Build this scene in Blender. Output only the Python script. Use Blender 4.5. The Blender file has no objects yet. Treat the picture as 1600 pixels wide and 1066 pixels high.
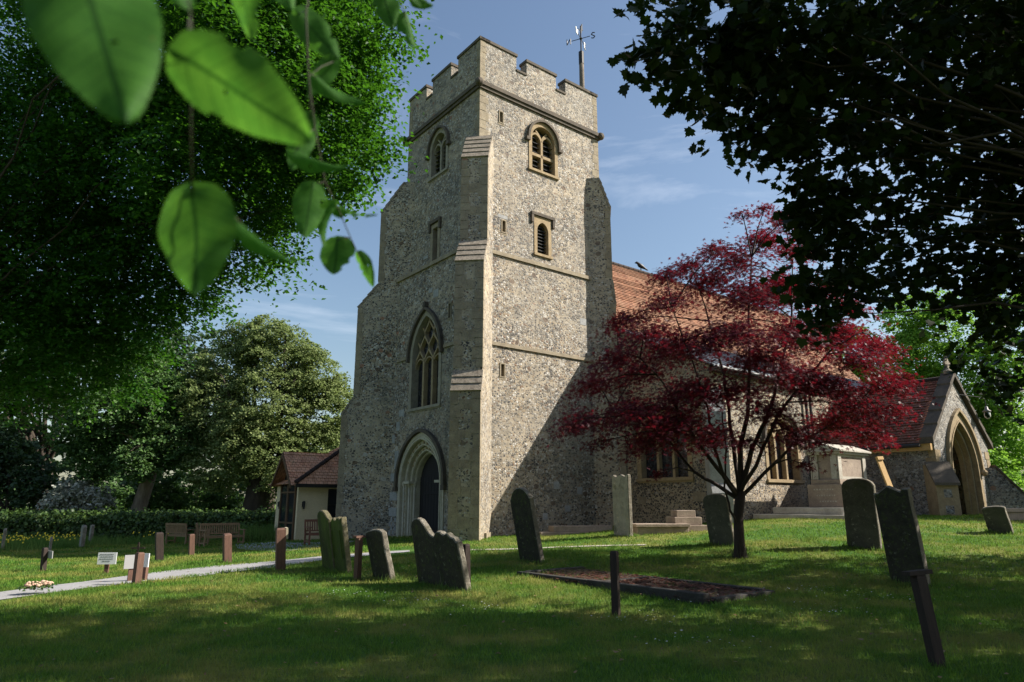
import bpy, bmesh, math, random
import numpy as np
from math import sin, cos, pi, radians, sqrt, atan2
random.seed(7); rng = np.random.default_rng(11)
scene = bpy.context.scene
COL = scene.collection
# ------------------------------------------------------------------ camera model / survey helpers
F = 1066.7; PITCH = radians(13.34); EYE = 1.55
def ray(px, py):
    x = (px-800)/F; y = (533-py)/F
    fw = cos(PITCH)-y*sin(PITCH); up = sin(PITCH)+y*cos(PITCH)
    return x/fw, up/fw
def at(px, py, Y):
    a, e = ray(px, py); return np.array((a*Y, Y, EYE+e*Y))
def ss(a, b, x):
    t = np.clip((x-a)/(b-a), 0, 1); return t*t*(3-2*t)
def g(x, y):
    z = .30*ss(10, 25, y)*ss(-9, -1, x) + .75*ss(-2, 13, x)*ss(12, 27, y)
    z = z - .30*ss(5, 17, -x)*ss(6, 16, y)
    z = z + .025*np.sin(x*.9+y*.35)*np.sin(y*.8-x*.2)
    return z
def ghit(px, py):
    a, e = ray(px, py); Y = 2.0
    while Y < 200 and EYE+e*Y > g(a*Y, Y): Y += .02
    return (a*Y, Y, float(g(a*Y, Y)))
C0 = (-1.375, 26.0); TH = radians(38.1)
UX, VX = (cos(TH), sin(TH)), (-sin(TH), cos(TH))
def xy(u, v): return C0[0]+u*UX[0]+v*VX[0], C0[1]+u*UX[1]+v*VX[1]

# ------------------------------------------------------------------ object helpers
def tag(o, label, cat=None, group=None, kind=None):
    if label: o['label'] = label
    if cat: o['category'] = cat
    if group: o['group'] = group
    if kind: o['kind'] = kind
    return o
def empty(name, loc, rz=0, label=None, cat=None, group=None, rx=0, ry=0):
    o = bpy.data.objects.new(name, None); COL.objects.link(o)
    o.location = loc; o.rotation_euler = (rx, ry, rz); o.empty_display_size = .3
    return tag(o, label, cat, group)
def copy_tree(o, parent=None):
    c = o.copy(); COL.objects.link(c)
    if parent: c.parent = parent
    for ch in o.children: copy_tree(ch, c)
    return c
class MB:
    def __init__(s): s.v = []; s.f = []; s.g = []
    def add(s, vs, fs):
        n = len(s.v); s.g.append((n, n+len(vs), len(s.f), len(s.f)+len(fs))); s.v += [tuple(p) for p in vs]; s.f += [tuple(i+n for i in f) for f in fs]
    def box(s, x0, x1, y0, y1, z0, z1, m=None):
        p = [(x0,y0,z0),(x1,y0,z0),(x1,y1,z0),(x0,y1,z0),(x0,y0,z1),(x1,y0,z1),(x1,y1,z1),(x0,y1,z1)]
        if m: p = [m(*q) for q in p]
        s.add(p, [(0,3,2,1),(4,5,6,7),(0,1,5,4),(1,2,6,5),(2,3,7,6),(3,0,4,7)])
    def obox(s, c, ax, ay, az):   # oriented box, half-axis vectors
        c, ax, ay, az = map(np.array, (c, ax, ay, az))
        p = [c+i*ax+j*ay+k*az for k in (-1,1) for (i,j) in ((-1,-1),(1,-1),(1,1),(-1,1))]
        s.add(p, [(0,3,2,1),(4,5,6,7),(0,1,5,4),(1,2,6,5),(2,3,7,6),(3,0,4,7)])
    def prism(s, poly, m, d0, d1):
        n = len(poly)
        vs = [m(a, d0, z) for a, z in poly]+[m(a, d1, z) for a, z in poly]
        s.add(vs, [tuple(range(n)), tuple(range(2*n-1, n-1, -1))]+[(i, i+n, (i+1) % n+n, (i+1) % n) for i in range(n)])
    def ring(s, o, i, m, d0, d1):
        n = len(o)
        vs = [m(a,d0,z) for a,z in o]+[m(a,d0,z) for a,z in i]+[m(a,d1,z) for a,z in o]+[m(a,d1,z) for a,z in i]
        fs = []
        for k in range(n):
            j = (k+1) % n
            fs += [(k,j,n+j,n+k),(2*n+k,3*n+k,3*n+j,2*n+j),(k,2*n+k,2*n+j,j),(n+k,n+j,3*n+j,3*n+k)]
        s.add(vs, fs)
    def sweep(s, pts, w, m, d0, d1):
        P = np.array(pts, float); n = len(P); T = np.gradient(P, axis=0)
        T /= np.linalg.norm(T, axis=1)[:, None]+1e-9
        N = np.stack([-T[:,1], T[:,0]], 1)*w/2
        a, b = P+N, P-N
        vs = [m(q[0],d0,q[1]) for q in a]+[m(q[0],d0,q[1]) for q in b]+[m(q[0],d1,q[1]) for q in a]+[m(q[0],d1,q[1]) for q in b]
        fs = [(0,n,3*n,2*n),(n-1,3*n-1,4*n-1,2*n-1)]
        for k in range(n-1):
            fs += [(k,k+1,n+k+1,n+k),(2*n+k,3*n+k,3*n+k+1,2*n+k+1),(k,2*n+k,2*n+k+1,k+1),(n+k,n+k+1,3*n+k+1,3*n+k)]
        s.add(vs, fs)
    def tube(s, pts, rad, n=8, cap=True):
        P = [np.array(p, float) for p in pts]; R = rad if hasattr(rad, '__len__') else [rad]*len(P)
        vs = []; fs = []; ref = None
        for i, p in enumerate(P):
            t = P[min(i+1, len(P)-1)]-P[max(i-1, 0)]; t = t/(np.linalg.norm(t)+1e-9)
            if ref is None: ref = np.array((1,0,0)) if abs(t[0]) < .8 else np.array((0,1,0))
            a = ref-t*np.dot(ref, t); a /= np.linalg.norm(a)+1e-9; ref = a; b = np.cross(t, a)
            for k in range(n): vs.append(p+R[i]*(cos(2*pi*k/n)*a+sin(2*pi*k/n)*b))
        for i in range(len(P)-1):
            for k in range(n): fs.append((i*n+k, i*n+(k+1) % n, (i+1)*n+(k+1) % n, (i+1)*n+k))
        if cap: fs += [tuple(range(n-1,-1,-1)), tuple((len(P)-1)*n+k for k in range(n))]
        s.add(vs, fs)
    def lathe(s, prof, c=(0,0,0), n=12):
        vs = []; fs = []
        for r, z in prof:
            for k in range(n): vs.append((c[0]+r*cos(2*pi*k/n), c[1]+r*sin(2*pi*k/n), c[2]+z))
        for i in range(len(prof)-1):
            for k in range(n): fs.append((i*n+k, i*n+(k+1) % n, (i+1)*n+(k+1) % n, (i+1)*n+k))
        fs += [tuple(range(n-1,-1,-1)), tuple((len(prof)-1)*n+k for k in range(n))]
        s.add(vs, fs)
    def pieces(s):      # groups of shapes that lie apart from each other become objects of their own
        k = len(s.g)
        if k < 2 or k > 700: return [s]
        P = np.array(s.v, float); lo = np.array([P[a:b].min(0) for a, b, _, _ in s.g]); hi = np.array([P[a:b].max(0) for a, b, _, _ in s.g]); sz = (hi-lo).max(1)
        gap = np.sqrt((np.maximum(0, np.maximum(lo[:,None]-hi[None], lo[None]-hi[:,None]))**2).sum(2)); near = gap <= np.maximum(.012, .38*np.maximum(sz[:,None], sz[None]))
        lab = np.full(k, -1); c = 0
        for i in range(k):
            if lab[i] >= 0: continue
            st_ = [i]; lab[i] = c
            while st_:
                j = st_.pop()
                for q in np.nonzero(near[j] & (lab < 0))[0]: lab[q] = c; st_.append(q)
            c += 1
        if c == 1: return [s]
        out = []
        for q in range(c):
            m = MB()
            for i in np.nonzero(lab == q)[0]:
                a, b, fa, fb = s.g[i]; m.add(s.v[a:b], [tuple(x-a for x in f) for f in s.f[fa:fb]])
            out.append(m)
        return sorted(out, key=lambda m: -len(m.v))
    def build(s, name, mat, parent=None, smooth=False, bevel=0):
        o = None
        for p in s.pieces():
            r = p.build1(name, mat, parent, smooth, bevel); o = o or r
        return o
    def build1(s, name, mat, parent=None, smooth=False, bevel=0):
        me = bpy.data.meshes.new(name); me.from_pydata(s.v, [], s.f)
        bm = bmesh.new(); bm.from_mesh(me); bmesh.ops.recalc_face_normals(bm, faces=bm.faces)
        if bevel: bmesh.ops.bevel(bm, geom=list(bm.edges), offset=bevel, segments=1, affect='EDGES')
        bm.to_mesh(me); bm.free()
        if smooth: me.polygons.foreach_set('use_smooth', [True]*len(me.polygons))
        me.materials.append(mat)
        o = bpy.data.objects.new(name, me); COL.objects.link(o)
        if parent: o.parent = parent
        return o
def cut(o, mb):
    me = bpy.data.meshes.new('tmp'); me.from_pydata(mb.v, [], mb.f)
    bm = bmesh.new(); bm.from_mesh(me); bmesh.ops.recalc_face_normals(bm, faces=bm.faces); bm.to_mesh(me); bm.free()
    c = bpy.data.objects.new('tmp', me); COL.objects.link(c)
    par = o.parent; c.parent = par
    md = o.modifiers.new('b', 'BOOLEAN'); md.operation = 'DIFFERENCE'; md.solver = 'EXACT'; md.object = c
    dg = bpy.context.evaluated_depsgraph_get(); dg.update()
    new = bpy.data.meshes.new_from_object(o.evaluated_get(dg))
    o.modifiers.clear(); old = o.data; o.data = new
    bpy.data.objects.remove(c); bpy.data.meshes.remove(me); bpy.data.meshes.remove(old)
def raw_mesh(name, mat, V, loops, counts, parent=None, attr=None, smooth=False):
    me = bpy.data.meshes.new(name); me.vertices.add(len(V)); me.vertices.foreach_set('co', np.ascontiguousarray(V, dtype=np.float32).ravel())
    me.loops.add(len(loops)); me.loops.foreach_set('vertex_index', np.asarray(loops, dtype=np.int32))
    st = np.concatenate([[0], np.cumsum(counts)[:-1]]).astype(np.int32)
    me.polygons.add(len(counts)); me.polygons.foreach_set('loop_start', st)
    if smooth: me.polygons.foreach_set('use_smooth', np.ones(len(counts), dtype=bool))
    me.update(calc_edges=True)
    if attr is not None:
        at_ = me.attributes.new('rnd', 'FLOAT', 'POINT'); at_.data.foreach_set('value', np.asarray(attr, dtype=np.float32))
    me.materials.append(mat)
    o = bpy.data.objects.new(name, me); COL.objects.link(o)
    if parent: o.parent = parent
    return o

# ------------------------------------------------------------------ materials
class NT:
    def __init__(s, name):
        s.m = bpy.data.materials.new(name); s.m.use_nodes = True; s.t = s.m.node_tree; s.n = s.t.nodes; s.n.clear()
        s.out = s.n.new('ShaderNodeOutputMaterial')
    def new(s, t, **k):
        n = s.n.new('ShaderNode'+t)
        for a, b in k.items():
            if a in n.inputs: n.inputs[a].default_value = b
            else: setattr(n, a, b)
        return n
    def link(s, a, b): s.t.links.new(a, b)
    def coord(s, kind='Object', scale=(1,1,1)):
        c = s.new('TexCoord'); mp = s.new('Mapping'); mp.inputs['Scale'].default_value = scale
        s.link(c.outputs[kind], mp.inputs['Vector']); return mp.outputs[0]
    def noise(s, vec, scale, detail=4, rough=.6):
        n = s.new('TexNoise'); n.inputs['Scale'].default_value = scale; n.inputs['Detail'].default_value = detail; n.inputs['Roughness'].default_value = rough
        s.link(vec, n.inputs['Vector']); return n.outputs['Fac']
    def ramp(s, fac, stops, interp='LINEAR'):
        r = s.new('ValToRGB'); r.color_ramp.interpolation = interp; e = r.color_ramp.elements
        while len(e) < len(stops): e.new(.5)
        for i, (p, c) in enumerate(stops):
            e[i].position = p; e[i].color = (*c, 1) if len(c) == 3 else c
        s.link(fac, r.inputs[0]); return r.outputs[0]
    def mix(s, fac, a, b, blend='MIX'):
        n = s.new('Mix'); n.data_type = 'RGBA'; n.blend_type = blend; n.clamp_factor = True
        for sock, val in ((n.inputs[0], fac), (n.inputs[6], a), (n.inputs[7], b)):
            if hasattr(val, 'links'): s.link(val, sock)
            elif isinstance(val, (int, float)): sock.default_value = val
            else: sock.default_value = (*val, 1)
        return n.outputs[2]
    def math(s, op, a, b=0.0, c=None):
        n = s.new('Math'); n.operation = op
        for i, val in enumerate((a, b) if c is None else (a, b, c)):
            if hasattr(val, 'links'): s.link(val, n.inputs[i])
            else: n.inputs[i].default_value = val
        return n.outputs[0]
    def bump(s, h, strength=.5, dist=.02):
        b = s.new('Bump'); b.inputs['Strength'].default_value = strength; b.inputs['Distance'].default_value = dist
        s.link(h, b.inputs['Height']); return b.outputs[0]
    def done(s, col, rough=.85, bump=None, spec=.3, metal=0):
        p = s.new('BsdfPrincipled'); p.inputs['Specular IOR Level'].default_value = spec; p.inputs['Metallic'].default_value = metal
        if hasattr(col, 'links'): s.link(col, p.inputs['Base Color'])
        else: p.inputs['Base Color'].default_value = (*col, 1)
        if hasattr(rough, 'links'): s.link(rough, p.inputs['Roughness'])
        else: p.inputs['Roughness'].default_value = rough
        if bump is not None: s.link(bump, p.inputs['Normal'])
        s.link(p.outputs[0], s.out.inputs[0]); return s.m
def flint(name, scale=10.5, stones=None, mortar=((.40,.335,.245),(.19,.16,.12)), bumpd=.11, tan=.36):
    t = NT(name); co = t.coord('Object', (1,1,1.25))
    wob = t.new('TexNoise'); wob.inputs['Scale'].default_value = 3; t.link(co, wob.inputs['Vector'])
    vadd = t.new('VectorMath', operation='MULTIPLY_ADD'); t.link(wob.outputs['Color'], vadd.inputs[0]); vadd.inputs[1].default_value = (.12,.12,.12); t.link(co, vadd.inputs[2])
    v = t.new('TexVoronoi'); v.inputs['Scale'].default_value = scale; t.link(vadd.outputs[0], v.inputs['Vector'])
    e = t.new('TexVoronoi', feature='DISTANCE_TO_EDGE'); e.inputs['Scale'].default_value = scale; t.link(vadd.outputs[0], e.inputs['Vector'])
    sep = t.new('SeparateColor'); t.link(v.outputs['Color'], sep.inputs[0])
    st = stones or [(0,(.03,.031,.036)),(.20,(.085,.083,.084)),(.36,(.20,.19,.172)),(.50,(.37,.34,.295)),(.68,(.58,.555,.52)),(.83,(.33,.24,.145)),(.93,(.17,.085,.045))]
    base = t.ramp(sep.outputs[0], st, 'CONSTANT')
    base = t.mix(t.math('MULTIPLY', t.noise(co, 40, 3), .38), base, (.03,.03,.035), 'MIX')
    big = t.noise(co, .45, 5, .65); mid = t.noise(co, 2.2, 4)
    mcol = t.mix(t.ramp(mid, [(.35,(0,0,0)),(.65,(1,1,1))]), mortar[0], mortar[1])
    mw = t.math('MULTIPLY_ADD', t.ramp(big, [(.3,(0,0,0)),(.7,(1,1,1))]), .14, .05)
    mask = t.math('GREATER_THAN', e.outputs[0], mw)
    keep = t.math('GREATER_THAN', sep.outputs[1], t.math('MULTIPLY', t.ramp(big, [(.4,(0,0,0)),(.62,(1,1,1))]), tan))
    f = t.math('MULTIPLY', mask, keep)
    col = t.mix(f, mcol, base)
    col = t.mix(t.ramp(t.noise(co, 1.1, 6, .7), [(.50,(0,0,0)),(.78,(.35,.35,.35))]), col, (.11,.09,.06))
    bv = t.new('TexVoronoi'); bv.inputs['Scale'].default_value = 3.3; t.link(vadd.outputs[0], bv.inputs['Vector'])       # scattered larger stones, brick and repair patches
    bs = t.new('SeparateColor'); t.link(bv.outputs['Color'], bs.inputs[0])
    bm_ = t.math('MULTIPLY', t.math('GREATER_THAN', bs.outputs[0], .90), t.math('LESS_THAN', bv.outputs['Distance'], .42))
    col = t.mix(t.math('MULTIPLY', bm_, .85), col, t.ramp(bs.outputs[1], [(0,(.10,.06,.035)),(.3,(.36,.31,.24)),(.5,(.07,.065,.06)),(.65,(.30,.14,.08)),(.8,(.45,.42,.37))], 'CONSTANT'))
    stk = t.noise(t.coord('Object', (1.6,1.6,.10)), 1.3, 5, .65)
    col = t.mix(t.ramp(stk, [(.54,(0,0,0)),(.74,(.38,.38,.38))]), col, (.08,.07,.05))
    col = t.mix(t.ramp(t.noise(co, .9, 3, .5), [(.55,(0,0,0)),(.75,(.22,.22,.22))]), col, (.42,.33,.22))
    col = t.mix(t.ramp(t.noise(co, .28, 4, .6), [(.40,(.30,.30,.30)),(.60,(0,0,0))]), col, (.16,.155,.145))
    h = t.math('MULTIPLY', t.math('MINIMUM', e.outputs[0], .25), f)
    h = t.math('ADD', h, t.math('MULTIPLY', t.noise(co, 30, 3), .1))
    h = t.math('ADD', h, t.math('MULTIPLY', mid, .12))
    return t.done(col, .75, t.bump(h, 1.0, bumpd), .35)
def stone(name, c1, c2, c3=None, scale=3, blotch=.5, bump=.012, rough=.9, fine=25, streak=False, lichen=None):
    t = NT(name); co = t.coord('Object', (1,1,.35) if streak else (1,1,1)); cf = t.coord('Object')
    n = t.noise(co, scale, 6, .7); col = t.mix(t.ramp(n, [(.35,(0,0,0)),(.65,(1,1,1))]), c1, c2)
    if c3: col = t.mix(t.ramp(t.noise(cf, scale*2.7, 6, .75), [(blotch,(0,0,0)),(blotch+.12,(1,1,1))]), col, c3)
    f = t.noise(cf, fine, 5, .7)
    col = t.mix(t.ramp(f, [(.3,(.45,.45,.45)),(.6,(0,0,0))]), col, tuple(x*.35 for x in c1))
    if lichen:
        col = t.mix(t.ramp(t.noise(cf, 7, 5, .8), [(.60,(0,0,0)),(.66,(.8,.8,.8))]), col, lichen)
        col = t.mix(t.ramp(t.noise(cf, 2.2, 4, .6), [(.55,(0,0,0)),(.68,(.7,.7,.7))]), col, (.05,.06,.02))
    h = t.math('ADD', f, t.math('MULTIPLY', n, 1.5))
    return t.done(col, rough, t.bump(h, .8, bump))
def wood(name, c1, c2, bump=.006):
    t = NT(name); co = t.coord('Object', (8,8,1.2)); n = t.noise(co, 4, 6, .7)
    col = t.mix(t.ramp(n, [(.3,(0,0,0)),(.7,(1,1,1))]), c1, c2)
    return t.done(col, .8, t.bump(n, .6, bump))
def plain(name, c, rough=.6, metal=0, var=.25):
    t = NT(name); n = t.noise(t.coord(), 6, 4); col = t.mix(t.math('MULTIPLY', n, var*2), c, tuple(x*.5 for x in c))
    return t.done(col, rough, t.bump(n, .3, .004), .4, metal)
def tiles(name, cols):   # uses UV: u along course (tiles), v course number
    t = NT(name); uv = t.new('TexCoord'); co = t.coord('Object')
    b = t.new('TexBrick'); b.offset = .5; b.inputs['Scale'].default_value = 1; b.inputs['Brick Width'].default_value = 1; b.inputs['Row Height'].default_value = 1; b.inputs['Mortar Size'].default_value = .035; b.inputs['Mortar Smooth'].default_value = .1
    b.inputs['Color1'].default_value = (0,0,0,1); b.inputs['Color2'].default_value = (1,1,1,1); b.inputs['Mortar'].default_value = (.5,.5,.5,1)
    t.link(uv.outputs['UV'], b.inputs['Vector'])
    sep = t.new('SeparateColor'); t.link(b.outputs['Color'], sep.inputs[0])
    col = t.ramp(sep.outputs[0], [(0,cols[0]),(.35,cols[1]),(.7,cols[2]),(1,cols[3])])
    col = t.mix(t.ramp(t.noise(co, .9, 6, .7), [(.42,(0,0,0)),(.62,(.85,.85,.85))]), col, cols[4]); col = t.mix(t.ramp(t.noise(t.coord('Object', (1.5,1.5,.3)), 1.1, 6, .7), [(.5,(0,0,0)),(.66,(.75,.75,.75))]), col, tuple(x*.42 for x in cols[1])); col = t.mix(t.ramp(t.noise(co, 3.4, 5, .7), [(.6,(0,0,0)),(.7,(.6,.6,.6))]), col, (.17,.16,.09))
    col = t.mix(t.ramp(t.noise(co, 9, 5, .7), [(.52,(0,0,0)),(.7,(.6,.6,.6))]), col, tuple(x*.35 for x in cols[0]))
    col = t.mix(b.outputs['Fac'], col, (.03,.018,.014))
    h = t.math('SUBTRACT', t.noise(co, 12, 4), b.outputs['Fac'])
    return t.done(col, .85, t.bump(h, .8, .02))
def leafmat(name, ramp_cols, trans, tfac=.35, rough=.45, spec=.35):
    t = NT(name); a = t.new('Attribute'); a.attribute_name = 'rnd'
    col = t.ramp(a.outputs['Fac'], [(i/(len(ramp_cols)-1), c) for i, c in enumerate(ramp_cols)])
    p = t.new('BsdfPrincipled'); p.inputs['Roughness'].default_value = rough; p.inputs['Specular IOR Level'].default_value = spec; t.link(col, p.inputs['Base Color'])
    tr = t.new('BsdfTranslucent'); t.link(t.mix(.5, col, trans, 'MIX'), tr.inputs[0])
    mx = t.new('MixShader'); mx.inputs[0].default_value = tfac; t.link(p.outputs[0], mx.inputs[1]); t.link(tr.outputs[0], mx.inputs[2]); t.link(mx.outputs[0], t.out.inputs[0])
    return t.m

M = {}
M['flint'] = flint('flint_tower')
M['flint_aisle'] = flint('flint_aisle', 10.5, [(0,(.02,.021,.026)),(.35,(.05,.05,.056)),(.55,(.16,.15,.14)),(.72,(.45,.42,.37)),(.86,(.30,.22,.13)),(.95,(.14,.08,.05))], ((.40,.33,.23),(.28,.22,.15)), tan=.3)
M['flint_porch'] = flint('flint_porch', 10.5, [(0,(.03,.033,.042)),(.3,(.11,.11,.12)),(.5,(.26,.26,.26)),(.7,(.5,.49,.47)),(.9,(.2,.16,.12))], ((.34,.31,.27),(.26,.23,.19)), tan=.15)
M['flint_butt'] = flint('flint_buttress', 10.5, None, ((.43,.36,.26),(.29,.245,.18)), .08, .45)
M['quoin'] = stone('quoin_stone', (.33,.28,.20), (.20,.165,.12), (.30,.19,.09), 2.5, .58, .02)
M['dress'] = stone('dressed_limestone', (.37,.285,.17), (.25,.185,.11), (.16,.115,.075), 3.5, .62, .01)
M['door_stone'] = stone('doorway_limestone', (.52,.48,.38), (.40,.36,.27), (.30,.25,.17), 3, .62, .008)
M['grey_stone'] = stone('grey_stone', (.36,.36,.35), (.25,.25,.25), (.16,.16,.15), 3, .6, .01)
M['cap'] = stone('coping_stone', (.13,.105,.08), (.07,.06,.05), (.24,.20,.15), 3, .62, .015)
M['weather'] = stone('weathering_stone', (.33,.285,.225), (.16,.13,.10), (.07,.06,.05), 4.5, .54, .02)
M['grave_dark'] = stone('headstone_dark', (.055,.05,.034), (.024,.023,.017), (.065,.08,.022), 4, .52, .02, lichen=(.16,.16,.12))
M['grave_green'] = stone('headstone_green', (.085,.125,.018), (.035,.045,.015), (.10,.095,.05), 3.2, .56, .012, streak=True)
M['grave_grey'] = stone('headstone_grey', (.10,.095,.075), (.05,.048,.038), (.16,.15,.12), 3, .60, .015, lichen=(.27,.26,.20))
M['grave_pale'] = stone('headstone_pale', (.36,.33,.27), (.20,.19,.15), (.34,.22,.07), 2.6, .56, .015, lichen=(.5,.48,.42))
M['tomb'] = stone('tomb_stone', (.36,.29,.23), (.23,.18,.145), (.17,.13,.10), 2.5, .6, .01)
M['tomb_pale'] = stone('tomb_pale_stone', (.48,.45,.39), (.35,.32,.27), (.20,.18,.15), 3, .62, .01)
M['dress_grey'] = stone('grey_dressed_stone', (.33,.30,.24), (.23,.20,.155), (.15,.13,.10), 3.5, .6, .012)
M['grave_edge'] = stone('headstone_edge', (.24,.215,.175), (.12,.105,.08), (.33,.31,.26), 5, .56, .02, lichen=(.40,.38,.32))
M['grave_edge_green'] = stone('headstone_edge_mossy', (.20,.17,.11), (.10,.10,.045), (.28,.25,.19), 5, .56, .02)
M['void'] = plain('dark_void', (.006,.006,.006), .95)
M['kerb'] = stone('grave_kerb', (.06,.055,.05), (.035,.033,.03), (.09,.08,.06), 4, .6, .012)
M['path'] = stone('path_tarmac', (.36,.355,.36), (.29,.285,.29), (.22,.21,.19), 1.5, .66, .006, fine=40)
M['render'] = stone('cream_render', (.80,.66,.43), (.70,.57,.37), (.55,.44,.29), 1.2, .66, .006)
M['post'] = wood('weathered_red_post', (.16,.085,.06), (.08,.045,.035))
M['post_dark'] = wood('dark_post', (.045,.03,.025), (.02,.015,.013))
M['bench'] = wood('bench_teak', (.34,.22,.12), (.20,.13,.075))
M['bench_red'] = wood('bench_red_teak', (.24,.11,.07), (.14,.065,.045))
M['plank'] = wood('pale_timber', (.48,.31,.14), (.38,.24,.10))
M['door'] = wood('dark_oak', (.02,.018,.02), (.012,.011,.012))
M['timber'] = wood('porch_timber', (.16,.09,.045), (.08,.05,.03))
M['frame_dark'] = plain('dark_frame', (.02,.018,.016), .5)
M['iron'] = plain('black_iron', (.015,.015,.017), .5)
M['pole'] = stone('weathered_pole', (.20,.17,.14), (.12,.10,.085), None, 4, .6, .01)
M['gold'] = plain('pale_gilt', (.62,.58,.5), .35)
M['lead'] = stone('lead_sheet', (.19,.205,.235), (.14,.15,.175), (.26,.27,.29), 2, .62, .006, .55)
M['louvre'] = stone('slate_louvre', (.05,.048,.046), (.03,.03,.03), None, 5, .6, .004)
M['white'] = plain('white_board', (.72,.73,.76), .5, 0, .08)
M['grey_board'] = plain('grey_board', (.35,.35,.36), .6, 0, .1)
M['ink'] = plain('grey_ink', (.22,.22,.25), .7)
M['plaque'] = stone('plaque', (.45,.40,.30), (.36,.31,.22), None, 6, .6, .004)
M['tile_nave'] = tiles('nave_clay_tiles', [(.22,.09,.05),(.30,.135,.075),(.36,.18,.105),(.18,.08,.05),(.28,.16,.10)])
M['tile_dark'] = tiles('porch_clay_tiles', [(.20,.075,.05),(.28,.11,.07),(.34,.14,.09),(.14,.06,.045),(.16,.09,.07)])
M['tile_annex'] = tiles('annex_clay_tiles', [(.52,.22,.13),(.62,.29,.165),(.70,.36,.22),(.40,.18,.11),(.52,.30,.19)])
M['bark'] = stone('bark', (.07,.055,.042), (.035,.028,.022), None, 5, .6, .03, streak=True)
M['bark_pale'] = stone('bark_pale', (.26,.21,.16), (.12,.095,.07), None, 5, .6, .03, streak=True)
M['bark_maple'] = stone('bark_maple', (.05,.035,.03), (.025,.018,.016), (.07,.06,.045), 5, .62, .015, streak=True)
M['twig'] = plain('twig', (.05,.05,.03), .7)
M['litter'] = stone('leaf_litter_gravel', (.085,.05,.038), (.05,.034,.026), (.12,.06,.04), 14, .55, .02)
M['earth'] = stone('earth', (.12,.085,.055), (.07,.05,.03), None, 4)
M['crow'] = plain('crow_black', (.008,.008,.009), .5)
M['lampglass'] = plain('lamp_glass', (.55,.55,.5), .15)
M['lampmetal'] = plain('lamp_metal', (.22,.20,.19), .5)
M['petal'] = leafmat('pale_petals', [(.50,.36,.22),(.62,.50,.36),(.58,.30,.24),(.66,.55,.40)], (.6,.42,.3), .15)
def glassmat():
    t = NT('dark_glass'); n = t.noise(t.coord(), 3, 3)
    return t.done(t.mix(n, (.012,.014,.018), (.03,.035,.04)), .08, t.bump(n, .15, .02), .5)
M['glass'] = glassmat()
def leaded():
    t = NT('leaded_glass'); co = t.coord('Object'); n = t.noise(co, 9, 2)
    return t.done(t.ramp(n, [(.35,(.006,.006,.008)),(.55,(.02,.022,.03)),(.7,(.05,.05,.06))]), .25, t.bump(n, .4, .02), .5)
M['leaded'] = leaded()
L = {}
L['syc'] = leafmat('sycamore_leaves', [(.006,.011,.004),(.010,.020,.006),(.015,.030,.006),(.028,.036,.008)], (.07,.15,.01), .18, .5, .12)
L['lime'] = leafmat('beech_leaves', [(.010,.042,.006),(.017,.065,.009),(.028,.095,.012),(.055,.14,.015)], (.15,.44,.02), .34, .5, .15)
L['maple'] = leafmat('red_maple_leaves', [(.030,.007,.013),(.05,.008,.017),(.08,.010,.022),(.075,.02,.016)], (.34,.011,.024), .34, .5, .15)
L['willow'] = leafmat('grey_green_leaves', [(.11,.15,.055),(.15,.20,.075),(.20,.25,.10),(.25,.29,.13)], (.32,.43,.12), .36, .65, .08)
L['dark'] = leafmat('dark_green_leaves', [(.014,.032,.014),(.025,.05,.02),(.035,.07,.028),(.05,.09,.03)], (.08,.18,.03), .25, .55)
L['mid'] = leafmat('mid_green_leaves', [(.035,.075,.022),(.055,.11,.03),(.075,.15,.04),(.10,.18,.05)], (.16,.32,.05), .3, .55)
L['bright'] = leafmat('bright_green_leaves', [(.07,.17,.02),(.11,.24,.03),(.16,.31,.045),(.21,.37,.06)], (.34,.62,.06), .42, .6, .1)
L['silver'] = leafmat('silver_leaves', [(.20,.22,.17),(.28,.30,.24),(.36,.37,.31),(.5,.5,.45)], (.3,.33,.22), .2, .7)
L['hedge'] = leafmat('hedge_leaves', [(.025,.05,.015),(.04,.08,.02),(.065,.12,.03),(.10,.16,.035)], (.15,.27,.04), .25, .5)

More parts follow.
